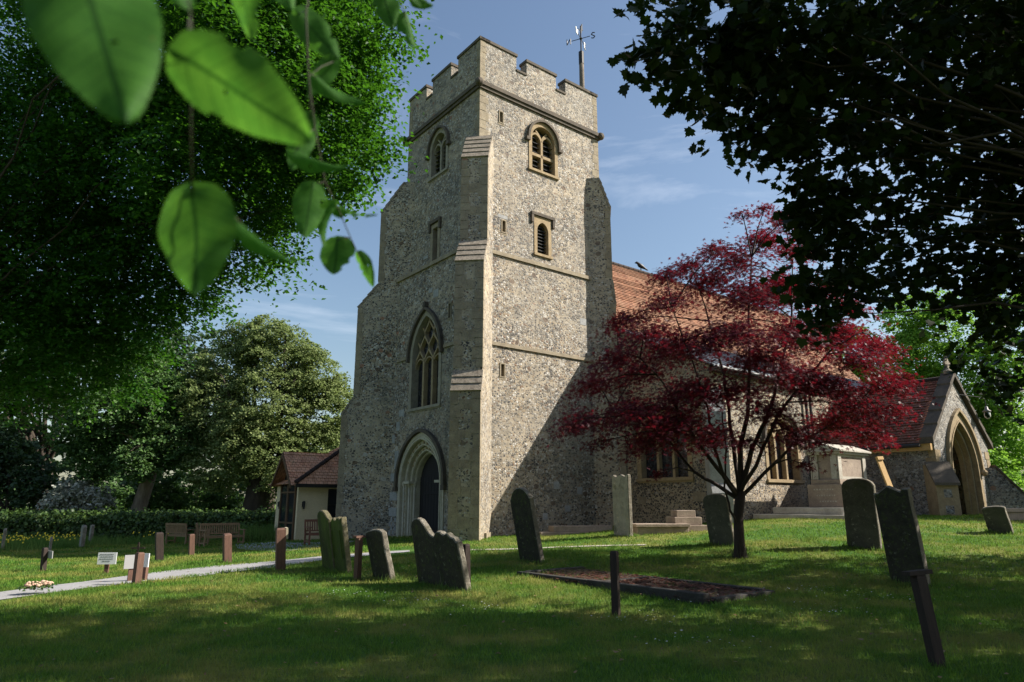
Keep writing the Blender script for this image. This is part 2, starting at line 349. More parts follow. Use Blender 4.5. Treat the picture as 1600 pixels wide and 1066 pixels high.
# ------------------------------------------------------------------ wall-opening toolkit
def arch_pts(cx, half, z0, zs, rise, n=9):
    if rise <= 0: return [(cx-half, z0), (cx-half, zs), (cx+half, zs), (cx+half, z0)]
    pts = [(cx-half, z0)]
    if rise >= half:
        R = (half*half+rise*rise)/(2*half); a1 = math.asin(min(1, rise/R))
        L_ = [(cx-half+R-R*cos(a1*i/n), zs+R*sin(a1*i/n)) for i in range(n+1)]
    else:
        L_ = [(cx-half*cos(pi/2*i/n), zs+rise*sin(pi/2*i/n)) for i in range(n+1)]
    pts += L_ + [(2*cx-x, z) for x, z in L_[:-1][::-1]] + [(cx+half, z0)]
    return pts
def opening(parent, wall, m, cx, half, z0, zs, rise, depth=.5, surround=.2, mat='dress', name='window', fill='leaded', lights=0, head=True, hood=0, transom=None, louvres=0, sillw=.06, recess=.28, fillname='glass'):
    c = MB(); c.prism(arch_pts(cx, half+.05, z0-.05, zs, rise+.05 if rise else .05), m, -.6, depth); cut(wall, c)
    f = MB(); r2 = (rise+surround*1.15) if rise else 0; z2 = zs if rise else zs+surround
    f.ring(arch_pts(cx, half+surround, z0-surround*.9, z2, r2), arch_pts(cx, half, z0, zs, rise), m, -.03, depth-.02)
    f.box(cx-half-surround-.04, cx+half+surround+.04, -.03-sillw, .02, z0-.13, z0-.02, m)
    fr = f.build(name, M[mat], parent, bevel=0)
    gz = MB(); gz.prism(arch_pts(cx, half+.02, z0-.02, zs, rise+.02 if rise else .02), m, recess, recess+.03); gz.build(fillname, M[fill], fr)
    if lights > 1:
        b = MB(); wl = 2*half/lights
        for i in range(1, lights):
            xm = cx-half+wl*i
            zt = zs+(rise*.55 if (rise and not head) else 0)
            b.box(xm-.06, xm+.06, .1, recess+.02, z0-.03, zt, m)
        if head:
            for i in range(lights):
                xc = cx-half+wl*(i+.5)
                p = arch_pts(xc, wl/2, zs-.3, zs-.05, wl*.62, 6); b.sweep(p[1:-1], .09, m, .11, recess+.01)
            if rise:
                for i in range(1, lights):   # mullion lines branch to meet the head
                    xm = cx-half+wl*i
                    for sg in (-1, 1):
                        q = [(xm+sg*wl*.5*(t*t), zs+rise*.75*t) for t in np.linspace(0, 1, 7)]
                        q = [p for p in q if abs(p[0]-cx) < half*sqrt(max(0.0, 1-((p[1]-zs)/rise)**1.3))+.03]
                        if len(q) > 2: b.sweep(q, .08, m, .12, recess)
        if transom: b.box(cx-half-.02, cx+half+.02, .1, recess+.01, transom-.07, transom+.07, m)
        b.build('mullion', M[mat], fr)
    if louvres:
        b = MB(); top = zs+rise*.8
        for i in range(louvres):
            z = z0+.05+(top-z0)*i/louvres; hw = half+.03
            if rise and z > zs: hw = half*sqrt(max(.02, 1-((z-zs)/rise)**2))
            b.add([m(cx-hw,recess-.03,z+.10),m(cx+hw,recess-.03,z+.10),m(cx+hw,recess-.16,z),m(cx-hw,recess-.16,z),
                   m(cx-hw,recess-.03,z+.125),m(cx+hw,recess-.03,z+.125),m(cx+hw,recess-.16,z+.025),m(cx-hw,recess-.16,z+.025)],
                  [(0,3,2,1),(4,5,6,7),(0,1,5,4),(1,2,6,5),(2,3,7,6),(3,0,4,7)])
        b.build('louvre', M['louvre'], fr)
    if hood:
        b = MB()
        if rise:
            p = arch_pts(cx, half+surround+.05, zs-.12, zs, rise+surround*1.15+.06)
            b.sweep(p, .11, m, -.15, .02)
            for sg in (-1, 1): b.box(cx+sg*(half+surround+.1)-.11, cx+sg*(half+surround+.1)+.11, -.16, .02, zs-.25, zs-.10, m)
        else:
            b.box(cx-half-surround-.1, cx+half+surround+.1, -.13, .02, z2+.02, z2+.14, m)
            for sg in (-1, 1): b.box(cx+sg*(half+surround+.08)-.06, cx+sg*(half+surround+.08)+.06, -.12, .02, z2-.3, z2+.015, m)
        b.build('hood_mould', M['cap'], fr)
    return fr
def roof_plane(mb, uvs, p0, p1, p2, p3, course=.13, tw=.2, lift=.028):
    """p0->p1 eaves, p3->p2 top; lapped courses"""
    p0, p1, p2, p3 = [np.array(p, float) for p in (p0, p1, p2, p3)]
    nrm = np.cross(p1-p0, p3-p0); nrm /= np.linalg.norm(nrm)
    if nrm[2] < 0: nrm = -nrm
    n = max(2, int(np.linalg.norm((p3+p2)/2-(p0+p1)/2)/course)); ed = (p1-p0)/np.linalg.norm(p1-p0)
    for i in range(n):
        a, b = i/n, (i+1.25)/n
        jit = random.uniform(-.014, .014)
        A0 = p0+(p3-p0)*a+nrm*(lift+jit); B0 = p1+(p2-p1)*a+nrm*(lift+jit)
        A1 = p0+(p3-p0)*b+nrm*.004; B1 = p1+(p2-p1)*b+nrm*.004
        A2 = A0-nrm*.022; B2 = B0-nrm*.022
        k = len(mb.v)
        mb.v += [tuple(q) for q in (A0, B0, B1, A1, A2, B2)]; mb.f += [(k,k+1,k+2,k+3),(k+4,k+5,k+1,k)]
        u = [float(np.dot(q-p0, ed))/tw for q in (A0, B0, B1, A1)]
        uvs += [(u[0],i+.06),(u[1],i+.06),(u[2],i+.94),(u[3],i+.94),(u[0],i+.06),(u[1],i+.06),(u[1],i+.07),(u[0],i+.07)]
def roof_obj(name, planes, mat, parent, **k):
    mb = MB(); uvs = []
    for p in planes: roof_plane(mb, uvs, *p, **k)
    me = bpy.data.meshes.new(name); me.from_pydata(mb.v, [], mb.f)
    ul = me.uv_layers.new(name='UVMap'); ul.data.foreach_set('uv', np.array(uvs, dtype=np.float32).ravel())
    me.materials.append(mat); o = bpy.data.objects.new(name, me); COL.objects.link(o); o.parent = parent
    return o
def quoins(mb, m, z0, z1, x, sgn, h=.38, long=.46, short=.27, pr=.012, ret=.4):
    """blocks wrapping a vertical arris at s=x on the wall's face, body extends to sgn side"""
    z = z0; k = 0
    while z < z1-.1:
        hh = min(h*random.uniform(.75, 1.2), z1-z); w = (long if k % 2 else short)*random.uniform(.85, 1.15); r = (short if k % 2 else long)*ret/.4*.8
        a, b = sorted((x-sgn*pr, x+sgn*w)); mb.box(a, b, -pr-random.uniform(0, .006), r, z+.012, z+hh-.012, m)
        z += hh; k += 1

# ================================================================== CHURCH TOWER
tower = empty('church_tower', (C0[0], C0[1], 0), TH, 'tall square flint church tower with battlements and stepped corner buttresses', 'church tower')
UW = -.45
def mS(s, d, z): return (s, d, z)
def mW0(s, d, z): return (d, s, z)
def mW1(s, d, z): return (UW+d, s, z)
body = MB(); body.prism([(UW,-.8),(UW,11.5),(0,11.75),(0,19.05),(7.1,19.05),(7.1,-.8)], lambda a, d, z: (a, d, z), 0, 6.1)
wall = body.build('wall', M['flint'], tower)
def crenel(total, spans):  # returns merlon spans & gaps
    return spans
par = MB(); cop = MB(); T = .45
Sm = [(0,2.0),(2.6,4.4),(5.0,7.1)]; Wm = [(0,1.75),(2.32,3.95),(4.5,6.1)]
Z0, Z1, Z2 = 19.06, 20.55, 21.28
def run(spans, a0, a1, m):
    par.box(a0, a1, 0, T, Z0, Z1, m)
    for i, (a, b) in enumerate(spans):
        a_, b_ = max(a, a0), min(b, a1)
        par.box(a_, b_, .001, T-.001, Z1-.05, Z2, m)
        cop.box(max(a, a0+.0)-.04 if a > a0 else a0, b+.04 if b < a1 else a1, -.055, T+.05, Z2, Z2+.13, m)
        if i: cop.box(spans[i-1][1]+.002, a-.002, -.05, T+.04, Z1, Z1+.10, m)
run(Sm, 0, 7.1, mS); run(Sm, 0, 7.1, lambda s, d, z: (s, 6.1-d, z))
run([(max(a, T+.055), min(b, 6.1-T-.055)) for a, b in Wm], T+.055, 6.1-T-.055, mW0)
run([(max(a, T+.055), min(b, 6.1-T-.055)) for a, b in Wm], T+.055, 6.1-T-.055, lambda s, d, z: (7.1-d, s, z))
# make west/east parapets meet the corners
for m in (mW0, lambda s, d, z: (7.1-d, s, z)):
    for a, b in ((T, T+.056), (6.1-T-.056, 6.1-T)): par.box(a, b, 0, T, Z0, Z2, m)
    for a, b in ((-.055, T+.056), (6.1-T-.056, 6.155)): cop.box(a, b, -.057, T+.05, Z2-.001, Z2+.132, m)
parapet = par.build('parapet', M['flint'], tower); cop.build('coping', M['cap'], parapet)
pq = MB()
for m, tot in ((mS, 7.1), (mW0, 6.1)):
    quoins(pq, m, Z0+.2, Z2-.02, 0, 1, .33, .30, .26, .006, .2); quoins(pq, m, Z0+.2, Z2-.02, tot, -1, .33, .32, .26, .006, .2)
pq.build('quoin_trim', M['quoin'], parapet)
mRing = lambda a, d, z: (a, z, d)
def rect(u0, u1, v0, v1): return [(u0, v0), (u1, v0), (u1, v1), (u0, v1)]
st = MB()
st.ring(rect(-.16,7.26,-.16,6.26), rect(.05,7.05,.05,6.05), mRing, 19.02, 19.20)
st.ring(rect(-.09,7.19,-.09,6.19), rect(.05,7.05,.05,6.05), mRing, 18.88, 19.022)
st.build('parapet_string', M['cap'], tower)
s2 = MB()
s2.ring(rect(UW-.09,7.19,-.085,6.18), rect(.2,7.0,.05,6.05), mRing, 11.5, 11.66)
s2.build('string_course', M['quoin'], tower)
s3 = MB(); s3.box(.6, 6.4, -.08, .05, 7.66, 7.80)
s3.box(UW-.08, UW+.05, .7, 1.62, 7.66, 7.80); s3.box(UW-.08, UW+.05, 4.6, 5.5, 7.66, 7.80)
s3.build('string_course', M['quoin'], tower)
# grotesque carved bosses on the string's corners
for u, v in ((-.1,-.1),(7.2,-.1),(-.1,6.2)):
    b = MB(); b.lathe([(.02,-.16),(.15,-.12),(.20,0),(.17,.12),(.06,.2),(.01,.22)], (u, v, 19.08), 9); b.lathe([(.02,-.1),(.1,-.05),(.1,.05),(.02,.1)], (u-.12, v-.14, 19.02), 7)
    b.build('carved_boss', M['cap'], tower, True)
# corner stones of the bare upper angle
cq = MB(); quoins(cq, mS, 15.6, 18.8, 0, 1, .4, .5, .3, .008, .35); quoins(cq, mS, 12, 18.8, 7.1, -1, .4, .45, .3, .008, .3)
cq.build('quoin_trim', M['quoin'], tower)
def butt(corner, e, P, w, tops, low=False):
    cx, cy = corner; ex, ey = e; px_, py_ = -ey, ex
    def m(s, d, z): return (cx+ex*s+px_*d, cy+ey*s+py_*d, z)
    p1, p2, p3 = P
    b = MB(); b.prism([(-.9,-.8),(p3,-.8),(p3,5.42),(p2,6.2),(p2,10.4),(p1,11.5),(p1,15.1),(-.02,16.6),(-.9,16.6)], m, -w/2, w/2)
    o = b.build('buttress', M['flint_butt'], tower)
    wt = MB()
    for (s0, z0, s1, z1, n) in ((p3,5.42,p2,6.2,3),(p2,10.4,p1,11.5,4),(p1,15.1,-.02,16.6,5)):
        for k in range(n):
            t0, t1 = k/n, (k+1)/n; j = random.uniform(-.01, .01); dx, dz = s1-s0, z1-z0; ln = sqrt(dx*dx+dz*dz); nx_, nz_ = dz/ln, -dx/ln
            if nz_ < 0: nx_, nz_ = -nx_, -nz_
            ov = .04 if k == 0 else .012
            a0 = (s0+dx*t0-dx/ln*ov, z0+dz*t0-dz/ln*ov); a1 = (s0+dx*t1, z0+dz*t1)
            wt.prism([(a0[0]-nx_*.06, a0[1]-nz_*.06), (a0[0]+nx_*.055, a0[1]+nz_*.055), (a1[0]+nx_*.018, a1[1]+nz_*.018), (a1[0]-nx_*.06, a1[1]-nz_*.06)], m, -w/2-.025+j, w/2+.025+j)
    wt.build('weathering_trim', M['weather'], o)
    q = MB()
    def mf(s, d, z): return m(p_-d, s, z)
    for p_, z0, z1 in ((p3,-.3,5.38),(p2,6.3,10.35),(p1,11.6,15.05)):
        quoins(q, mf, z0, z1, -w/2, 1, .42, .36, .27, .012, .42); quoins(q, mf, z0, z1, w/2, -1, .42, .36, .27, .012, .42)
        z = z0+1.0
        while z < z1-.5:       # ashlar bands between the knapped flint panels
            h = random.uniform(.28, .42); a = random.uniform(-.1, .1)
            q.box(-w/2+.30, a-.006, -.009, .1, z+.01, z+h-.01, mf); q.box(a+.006, w/2-.30, -.007, .1, z+.01, z+h-.01, mf); z += h+random.uniform(.45, .8)
    if low:
        pl = MB(); pl.box(-w/2-.09, w/2+.09, -.09, .35, -.3, .52, mf); pl.box(-w/2-.08,-w/2+.05,.351,2.3,-.3,.5,mf); pl.box(w/2-.05,w/2+.08,.351,2.0,-.3,.5,mf); pl.build('plinth', M['quoin'], o)
    q.build('quoin_trim', M['quoin'], o)
    return o
R2 = sqrt(.5)
butt((0,0), (-R2,-R2), (1.0,1.8,2.2), 1.06, None, True)
butt((0,6.1), (-R2,R2), (1.05,1.95,2.45), 1.1, None)
butt((7.1,0), (R2,-R2), (.45,.55,.75), 1.2, None)
butt((7.1,6.1), (R2,R2), (.45,.55,.75), 1.2, None)
# windows: south face
opening(tower, wall, mS, 3.55, .68, 16.05, 17.55, .72, .6, .18, 'dress', 'belfry_window', 'louvre', 2, True, 1, 16.85, 9, recess=.36, fillname='backing')
w2 = opening(tower, wall, mS, 3.45, .32, 12.1, 13.15, .42, .5, .17, 'dress', 'louvred_window', 'louvre', 0, False, 0, None, 9, recess=.3, fillname='backing')
b = MB(); b.box(2.78, 4.12, -.11, .02, 13.82, 13.95); b.box(2.78,2.9,-.1,.02,13.45,13.815); b.box(4.0,4.12,-.1,.02,13.45,13.815); b.build('hood_mould', M['cap'], w2)
b = MB(); ap = arch_pts(3.45, .36, 12.1, 13.15, .47)[1:-1]; nh = len(ap)//2
b.prism([(2.96,13.15),(2.96,13.81),(3.45,13.81)]+[q for q in ap[:nh+1][::-1]], mS, -.026, .1); b.prism([(3.94,13.15),(3.94,13.81),(3.4505,13.81)]+[q for q in ap[nh:]], mS, -.026, .1)
b.build('spandrel', M['dress'], w2)
for u, z in ((1.14,17.65),(1.3,12.6),(1.26,6.45)):
    opening(tower, wall, mS, u, .085, z, z+.5, 0, .5, .05, 'quoin', 'slit_window', 'void', recess=.35, fillname='backing', sillw=-.02)
# windows: west face
opening(tower, wall, mW0, 3.2, .62, 16.15, 17.45, .75, .6, .18, 'dress_grey', 'belfry_window', 'louvre', 2, True, 1, None, 9, recess=.36, fillname='backing')
w3 = opening(tower, wall, mW0, 3.3, .2, 11.95, 13.55, 0, .5, .2, 'quoin', 'narrow_window', 'void', recess=.4, fillname='backing')
b = MB(); b.box(2.82, 3.78, -.12, .02, 13.78, 13.92, mW0); b.box(2.82,2.94,-.11,.02,13.4,13.775,mW0); b.box(3.66,3.78,-.11,.02,13.4,13.775,mW0); b.build('hood_mould', M['cap'], w3)
opening(tower, wall, mW1, 1.28, .08, 8.85, 9.45, 0, .5, .05, 'quoin', 'slit_window', 'void', recess=.35, fillname='backing', sillw=-.02)
opening(tower, wall, mW0, 1.25, .07, 15.6, 16.1, 0, .5, .05, 'quoin', 'slit_window', 'void', recess=.35, fillname='backing', sillw=-.02)
# great west window with flowing tracery
cx, hf, z0, zs, rs = 3.1, 1.08, 5.45, 7.6, 1.75
ww = opening(tower, wall, mW1, cx, hf, z0, zs, rs, .75, .2, 'dress_grey', 'west_window', 'leaded', 0, False, 0, recess=.32)
tr = MB(); wl = 2*hf/3
def inside(x, z):
    R = (hf*hf+rs*rs)/(2*hf)
    if z <= zs: return abs(x-cx) < hf
    return (abs(x-cx)+R-hf)**2+(z-zs)**2 < R*R
for i in (1, 2): tr.box(cx-hf+wl*i-.065, cx-hf+wl*i+.065, .12, .34, z0-.02, zs-.2, mW1)
hh = .62
for k in range(-1, 6):
    for sg in (-1, 1):
        q = []
        for t in np.linspace(0, 3, 25):
            x = cx-hf+wl*k+sg*wl*.5*(.5-.5*cos(pi*t)); z = zs-.22+hh*t
            if inside(x, z): q.append((x, z))
            elif len(q) > 1: break
        if len(q) > 3: tr.sweep(q, .085, mW1, .14, .33)
for i in range(3):
    xc = cx-hf+wl*(i+.5); tr.sweep(arch_pts(xc, wl/2, zs-.8, zs-.42, wl*.55, 6)[1:-1], .06, mW1, .16, .33)
tr.build('tracery', M['dress'], ww)
b = MB(); p = arch_pts(cx, hf+.27, zs-.1, zs, rs+.32); b.sweep(p, .13, mW1, -.16, .02); b.box(cx-.09, cx+.09, -.18, 0, zs+rs+.36, zs+rs+.58, mW1); b.build('hood_mould', M['cap'], ww)
# west doorway, four receding orders
cx, zs, zg = 3.22, 2.35, -.3
c = MB(); c.prism(arch_pts(cx, 1.72, zg-.4, zs, 1.95), mW1, -.6, 1.35); cut(wall, c)
dw = None
orders = [(1.80,2.03,1.52,1.74,-.04,.13),(1.53,1.75,1.30,1.50,.13,.27),(1.31,1.51,1.10,1.28,.27,.42),(1.11,1.29,1.02,1.19,.42,.80)]
f = MB()
for ho, ro, hi, ri, d0, d1 in orders:
    f.ring(arch_pts(cx, ho, zg, zs, ro), arch_pts(cx, hi, zg, zs, ri), mW1, d0, d1)
    f.sweep(arch_pts(cx, hi+.05, zg, zs, ri+.055), .06, mW1, d0-.035, d0+.01)
    f.sweep(arch_pts(cx, hi+.15, zg, zs, ri+.165), .045, mW1, d0-.02, d0+.01)
dw = f.build('doorway', M['door_stone'], tower)
sh = MB(); cp = MB(); do = MB()
for sg in (-1, 1):
    for h, d in ((1.47,.085),(1.25,.215),(1.07,.36)):
        x = cx+sg*h; a = mW1(x, d, 0)
        sh.lathe([(.075,zg),(.075,.15),(.05,.2),(.05,zs-.12)], (a[0], a[1], 0), 10)
        cp.lathe([(.055,zs-.16),(.07,zs-.12),(.095,zs-.02),(.095,zs+.05),(.02,zs+.06)], (a[0], a[1], 0), 10)
    xa, xb = sorted((cx+sg*1.56, cx+sg*1.0)); cp.box(xa, xb, .03, .46, zs-.02, zs+.08, mW1)
    for k in range(9):
        do.box(cx+sg*1.385-.035, cx+sg*1.385+.035, .09, .16, .25+k*.22, .33+k*.22, mW1)
for k in range(14):   # row of carved ornaments between the arch mouldings
    for hi, ri, d0 in ((1.41,1.62,.13),(1.20,1.40,.27)):
        P_ = arch_pts(cx, hi, zg, zs, ri, 8)[1:-1]; q = P_[min(k, len(P_)-1)]
        do.box(q[0]-.045, q[0]+.045, d0-.05, d0+.02, q[1]-.045, q[1]+.045, mW1)
sh.build('shaft', M['door_stone'], dw, True); cp.build('capital', M['door_stone'], dw); do.build('ornament', M['dress'], dw)
b = MB(); b.sweep(arch_pts(cx, 1.88, zs-.15, zs, 2.12), .14, mW1, -.16, .02)
for sg in (-1, 1): b.box(cx+sg*1.88-.11, cx+sg*1.88+.11, -.17, .02, zs-.32, zs-.13, mW1)
b.build('hood_mould', M['cap'], dw)
b = MB(); b.prism(arch_pts(cx, 1.06, zg, zs, 1.23), mW1, .62, .66)
for k in range(9): b.box(cx-1.02+k*.227, cx-1.02+k*.227+.21, .597, .62, zg, 2.6, mW1)
for z in (.55, 1.9): b.box(cx-1.0, cx+.6, .57, .596, z, z+.07, mW1)
b.build('door', M['door'], tower)
bl = MB()   # pale ashlar patches let into the flint beside the door
for v0, v1, z0, z1 in ((5.1,5.45,2.95,3.75),(5.15,5.75,2.45,2.8),(5.12,5.75,1.65,2.0),(5.12,5.85,1.0,1.35),(5.5,5.75,4.1,4.45),(4.75,5.2,5.2,5.5),(5.1,5.4,4.6,5.0),(2.2,2.6,10.0,10.35),(2.7,3.0,10.3,10.5),(3.9,4.3,12.3,12.45)):
    bl.box(v0, v1, -.012, .1, z0, z1, mW1 if z1 < 11 else mW0)
for r in range(4):
    for k in range(4):
        if (r+k) % 2: bl.box(5.12+k*.16, 5.27+k*.16, -.01, .1, .25+r*.17, .41+r*.17, mW1)
for u0, u1, z0, z1 in ((3.9,4.2,2.1,2.4),(5.2,5.5,1.9,2.2),(4.5,4.8,1.2,1.45),(2.5,2.9,1.4,1.7),(3.3,3.55,.9,1.15),(1.0,1.5,13.2,13.35),(5.6,6.0,9.3,9.6)):
    bl.box(u0, u1, -.01, .1, z0, z1, mS)
bl.build('ashlar_trim', M['grey_stone'], tower)
lr = MB(); lr.tube([(2.4,2.6,19.0),(2.4,2.6,22.2)], .03, 6); lr.lathe([(.02,-.1),(.06,-.05),(.06,.05),(.005,.3)], (2.4,2.6,22.2), 6); lr.build('finial', M['iron'], tower)
# weather vane
vx, vy = xy(6.8, .68)
vane = empty('weather_vane', (vx, vy, 19.05), TH+radians(28), 'iron weather vane with compass letters on a stout weathered mast above the tower', 'weather vane')
b = MB(); b.tube([(0,0,0),(0,0,3.6),(0,0,5.0)], [.14,.125,.115], 10); b.build('mast', M['pole'], vane, True)
b = MB()
b.tube([(0,0,4.3),(0,0,6.6)], .035, 6); b.tube([(0,0,4.35),(0,0,5.05)], .135, 10); b.lathe([(.02,-.1),(.09,0),(.02,.1)], (0,0,5.85), 8)
b.build('spindle', M['iron'], vane)
for k, ch in enumerate('ENWS'):
    a = k*pi/2; d = np.array((cos(a), sin(a), 0)); mb = MB(); mb.tube([(0,0,5.85), tuple(d*.50+np.array((0,0,5.85)))], .018, 5)
    arm = mb.build('arm', M['iron'], vane)
    o = d*.66+np.array((0,0,5.85)); ltr = MB()
    def seg(x0, z0, x1, z1, q=.8):
        x0, z0, x1, z1 = x0*q, z0*q, x1*q, z1*q
        p0 = o+d*x0+np.array((0,0,z0)); p1 = o+d*x1+np.array((0,0,z1)); ltr.tube([p0, p1], .026, 5)
    S_ = {'E':[(-.12,-.2,-.12,.2),(-.12,.2,.14,.2),(-.12,0,.1,0),(-.12,-.2,.14,-.2)],'N':[(-.12,-.2,-.12,.2),(-.12,.2,.12,-.2),(.12,-.2,.12,.2)],
          'W':[(-.17,.2,-.09,-.2),(-.09,-.2,0,.1),(0,.1,.09,-.2),(.09,-.2,.17,.2)],'S':[(.12,.16,-.02,.21),(-.02,.21,-.12,.1),(-.12,.1,.12,-.1),(.12,-.1,.02,-.21),(.02,-.21,-.12,-.16)]}[ch]
    for s_ in S_: seg(*s_)
    ltr.build('letter', M['gold'] if ch in 'EW' else M['iron'], arm)
b = MB(); pts = [(-.10,-.28),(.0,-.18),(.02,.05),(.16,.35),(.30,.50),(.26,.22),(.36,.12),(.22,.06),(.14,-.12),(.06,-.3)]
b.prism([(x, z+6.45) for x, z in pts], lambda a, d, z: (a, d, z), -.02, .02); b.tube([(-.35,0,6.2),(.0,0,6.28)], .02, 5); b.build('cockerel', M['iron'], vane)

# ================================================================== NAVE AND AISLE
nave = empty('church_nave', (C0[0], C0[1], 0), TH, 'flint church nave and aisle under a long orange clay tile roof', 'church')
U0, U1, VA, ZE = 7.3, 30.0, -5.45, 6.8
sec = [(VA,-.8),(VA,ZE),(-.95,9.05),(3.2,14.25),(7.4,9.0),(7.4,-.8)]
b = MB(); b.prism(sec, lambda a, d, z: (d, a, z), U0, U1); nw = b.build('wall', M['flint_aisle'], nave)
def mAW(s, d, z): return (U0+d, s, z)
def mAS(s, d, z): return (s, VA+d, z)
opening(nave, nw, mAW, -2.95, 1.2, 2.55, 4.1, .95, .55, .22, 'dress', 'aisle_west_window', 'leaded', 3, True, 1, recess=.3)
opening(nave, nw, mAS, 12.0, 1.15, 2.5, 4.2, .8, .55, .2, 'dress', 'aisle_south_window', 'leaded', 3, True, 1, recess=.3)
q = MB(); quoins(q, mAW, .3, 6.6, VA, 1, .42, .5, .3, .012, .4)
for v0, v1, z0, z1 in ((-4.9,-4.3,1.6,1.95),(-1.9,-1.5,1.5,1.8),(-4.7,-4.3,3.3,3.6)): q.box(v0, v1, -.012, .1, z0, z1, mAW)
q.build('quoin_trim', M['quoin'], nave)
# angle buttress of the aisle, pale ashlar
def mB(s, d, z): return (U0-R2*s+R2*d, VA-R2*s-R2*d, z)
b = MB(); b.prism([(-.6,-.5),(.95,-.5),(.95,1.9),(.7,2.25),(.7,4.9),(0,5.9),(-.6,5.9)], mB, -.36, .36); b.build('buttress', M['grey_stone'], nave)
roof_obj('roof', [((U0-.12,-.98,9.05),(U1,-.98,9.05),(U1,3.2,14.28),(U0-.12,3.2,14.28)), ((U0-.12,7.6,8.8),(U1,7.6,8.8),(U1,3.2,14.28),(U0-.12,3.2,14.28))], M['tile_nave'], nave, course=.16, tw=.2, lift=.05)
b = MB()
for i in range(56): b.tube([(U0-.12+i*.405, 3.2, 14.30), (U0-.12+i*.405+.40, 3.2, 14.31)], [.14,.125], 8)
b.build('ridge', M['tile_nave'], nave)
b = MB(); b.prism([(VA-.32,ZE-.10),(VA-.32,ZE-.02),(-.93,9.16),(-.93,9.06)], lambda a, d, z: (d, a, z), U0-.16, U1)
for i in range(32):
    u = U0+.1+i*.7; b.tube([(u, VA-.3, ZE+.01), (u, -.93, 9.18)], .035, 6)
b.build('lead_roof', M['lead'], nave)
b = MB(); b.tube([(U0-.1, VA-.36, ZE-.12), (14.6, VA-.36, ZE-.16)], .08, 8); b.box(U0-.12, 14.6, VA-.30, VA+.02, ZE-.24, ZE-.11); b.build('gutter', M['iron'], nave)
for u in (14.05, 14.42):
    b = MB(); b.tube([(u, VA-.34, ZE-.16), (u, VA-.12, ZE-.6), (u, VA-.12, .5)], .065, 8)
    for z in (1.6, 3.2, 4.8): b.box(u-.1, u+.1, VA-.2, VA+.01, z, z+.07)
    b.build('downpipe', M['iron'], nave)
b = MB(); b.box(U0-.12, U0+.3, VA-.16, VA+3.5, -.5, 1.02); b.build('plinth', M['quoin'], nave) if False else None
# ================================================================== SOUTH PORCH
PTH = atan2(.574, .819)
porch = empty('church_porch', (16.54, 26.97, 0), PTH, 'gabled flint church porch with a pointed stone arch and stone cross', 'church porch')
PW, PL = 4.9, 5.2; ZPE, ZPR = 3.98, 6.55
b = MB(); b.prism([(0,-.3),(0,ZPE),(PW/2,ZPR),(PW,ZPE),(PW,-.3)], lambda a, d, z: (a, d, z), 0, PL)
pw = b.build('wall', M['flint_porch'], porch)
c = MB(); c.prism([(.4,-.25),(.4,3.6),(PW/2,ZPR-.55),(PW-.4,3.6),(PW-.4,-.25)], lambda a, d, z: (a, d, z), .45, PL-.4); cut(pw, c)
c = MB(); c.prism(arch_pts(2.42, 1.30, -.6, 2.95, 2.12), lambda a, d, z: (a, d, z), -.5, .6); cut(pw, c)
f = MB()
for ho, ro, hi, ri, d0, d1 in ((1.42,2.28,1.12,1.86,-.03,.16),(1.16,1.90,.94,1.62,.16,.36),(.98,1.66,.84,1.46,.36,.52)):
    f.ring(arch_pts(2.42, ho, .2, 2.95, ro), arch_pts(2.42, hi, .2, 2.95, ri), mS, d0, d1)
    f.sweep(arch_pts(2.42, hi+.04, .2, 2.95, ri+.05), .06, mS, d0-.03, d0+.01)
ar = f.build('arch', M['dress'], porch)
b = MB(); b.sweep(arch_pts(2.42, 1.48, 2.8, 2.95, 2.38), .13, mS, -.13, .02)
for sg in (-1, 1): b.lathe([(.03,-.14),(.14,-.08),(.16,.02),(.08,.12)], (2.42+sg*1.48, -.1, 2.78), 8)
b.build('hood_mould', M['dress'], ar)
b = MB(); b.box(.7, 4.1, PL-.6, PL-.52, .6, 3.1); b.build('door', M['door'], porch)
b = MB(); b.box(1.55, 1.6, .5, 1.5, .7, 1.9); b.box(2.6, 2.66, 1.2, 2.1, .7, 2.3); b.build('notice_board', plain('green_board', (.03,.09,.05), .6), porch)
b = MB(); b.box(1.0, 1.5, 2.0, 2.1, .9, 1.7); b.build('notice_board', M['plaque'], porch)
ov = .22
roof_obj('roof', [((-ov,.32,ZPE-.14),(-ov,PL,ZPE-.14),(PW/2,PL,ZPR+.12),(PW/2,.32,ZPR+.12)), ((PW+ov,.32,ZPE-.14),(PW+ov,PL,ZPE-.14),(PW/2,PL,ZPR+.12),(PW/2,.32,ZPR+.12))], M['tile_dark'], porch, course=.15, tw=.18, lift=.06)
b = MB()
for i in range(12): b.tube([(PW/2, .34+i*.4, ZPR+.14), (PW/2, .34+i*.4+.395, ZPR+.15)], [.12,.11], 8)
b.build('ridge', M['tile_dark'], porch)
b = MB()
for i in range(5):      # stepped coping slabs on the gable
    for sg in (-1, 1):
        t0, t1 = i/5, (i+1)/5
        x0, z0 = (-.28+(PW/2+.28)*t0), ZPE-.16+(ZPR+.36-ZPE)*t0; x1, z1 = (-.28+(PW/2+.28)*t1), ZPE-.16+(ZPR+.36-ZPE)*t1
        if sg < 0: x0, x1 = PW-x0, PW-x1
        poly = [(x0, z0), (x1+sg*.03, z1+.03), (x1+sg*.03, z1+.20), (x0, z0+.20+.05)]
        b.prism(poly, mS, -.12-.004*i, .40)
cg = b.build('gable_coping', M['cap'], porch)
b = MB(); b.lathe([(.16,0),(.18,.12),(.09,.2),(.06,.28)], (PW/2,.12,ZPR+.32), 8); b.box(PW/2-.05,PW/2+.05,.07,.17,ZPR+.5,ZPR+1.08); b.box(PW/2-.24,PW/2+.24,.072,.168,ZPR+.72,ZPR+.85)
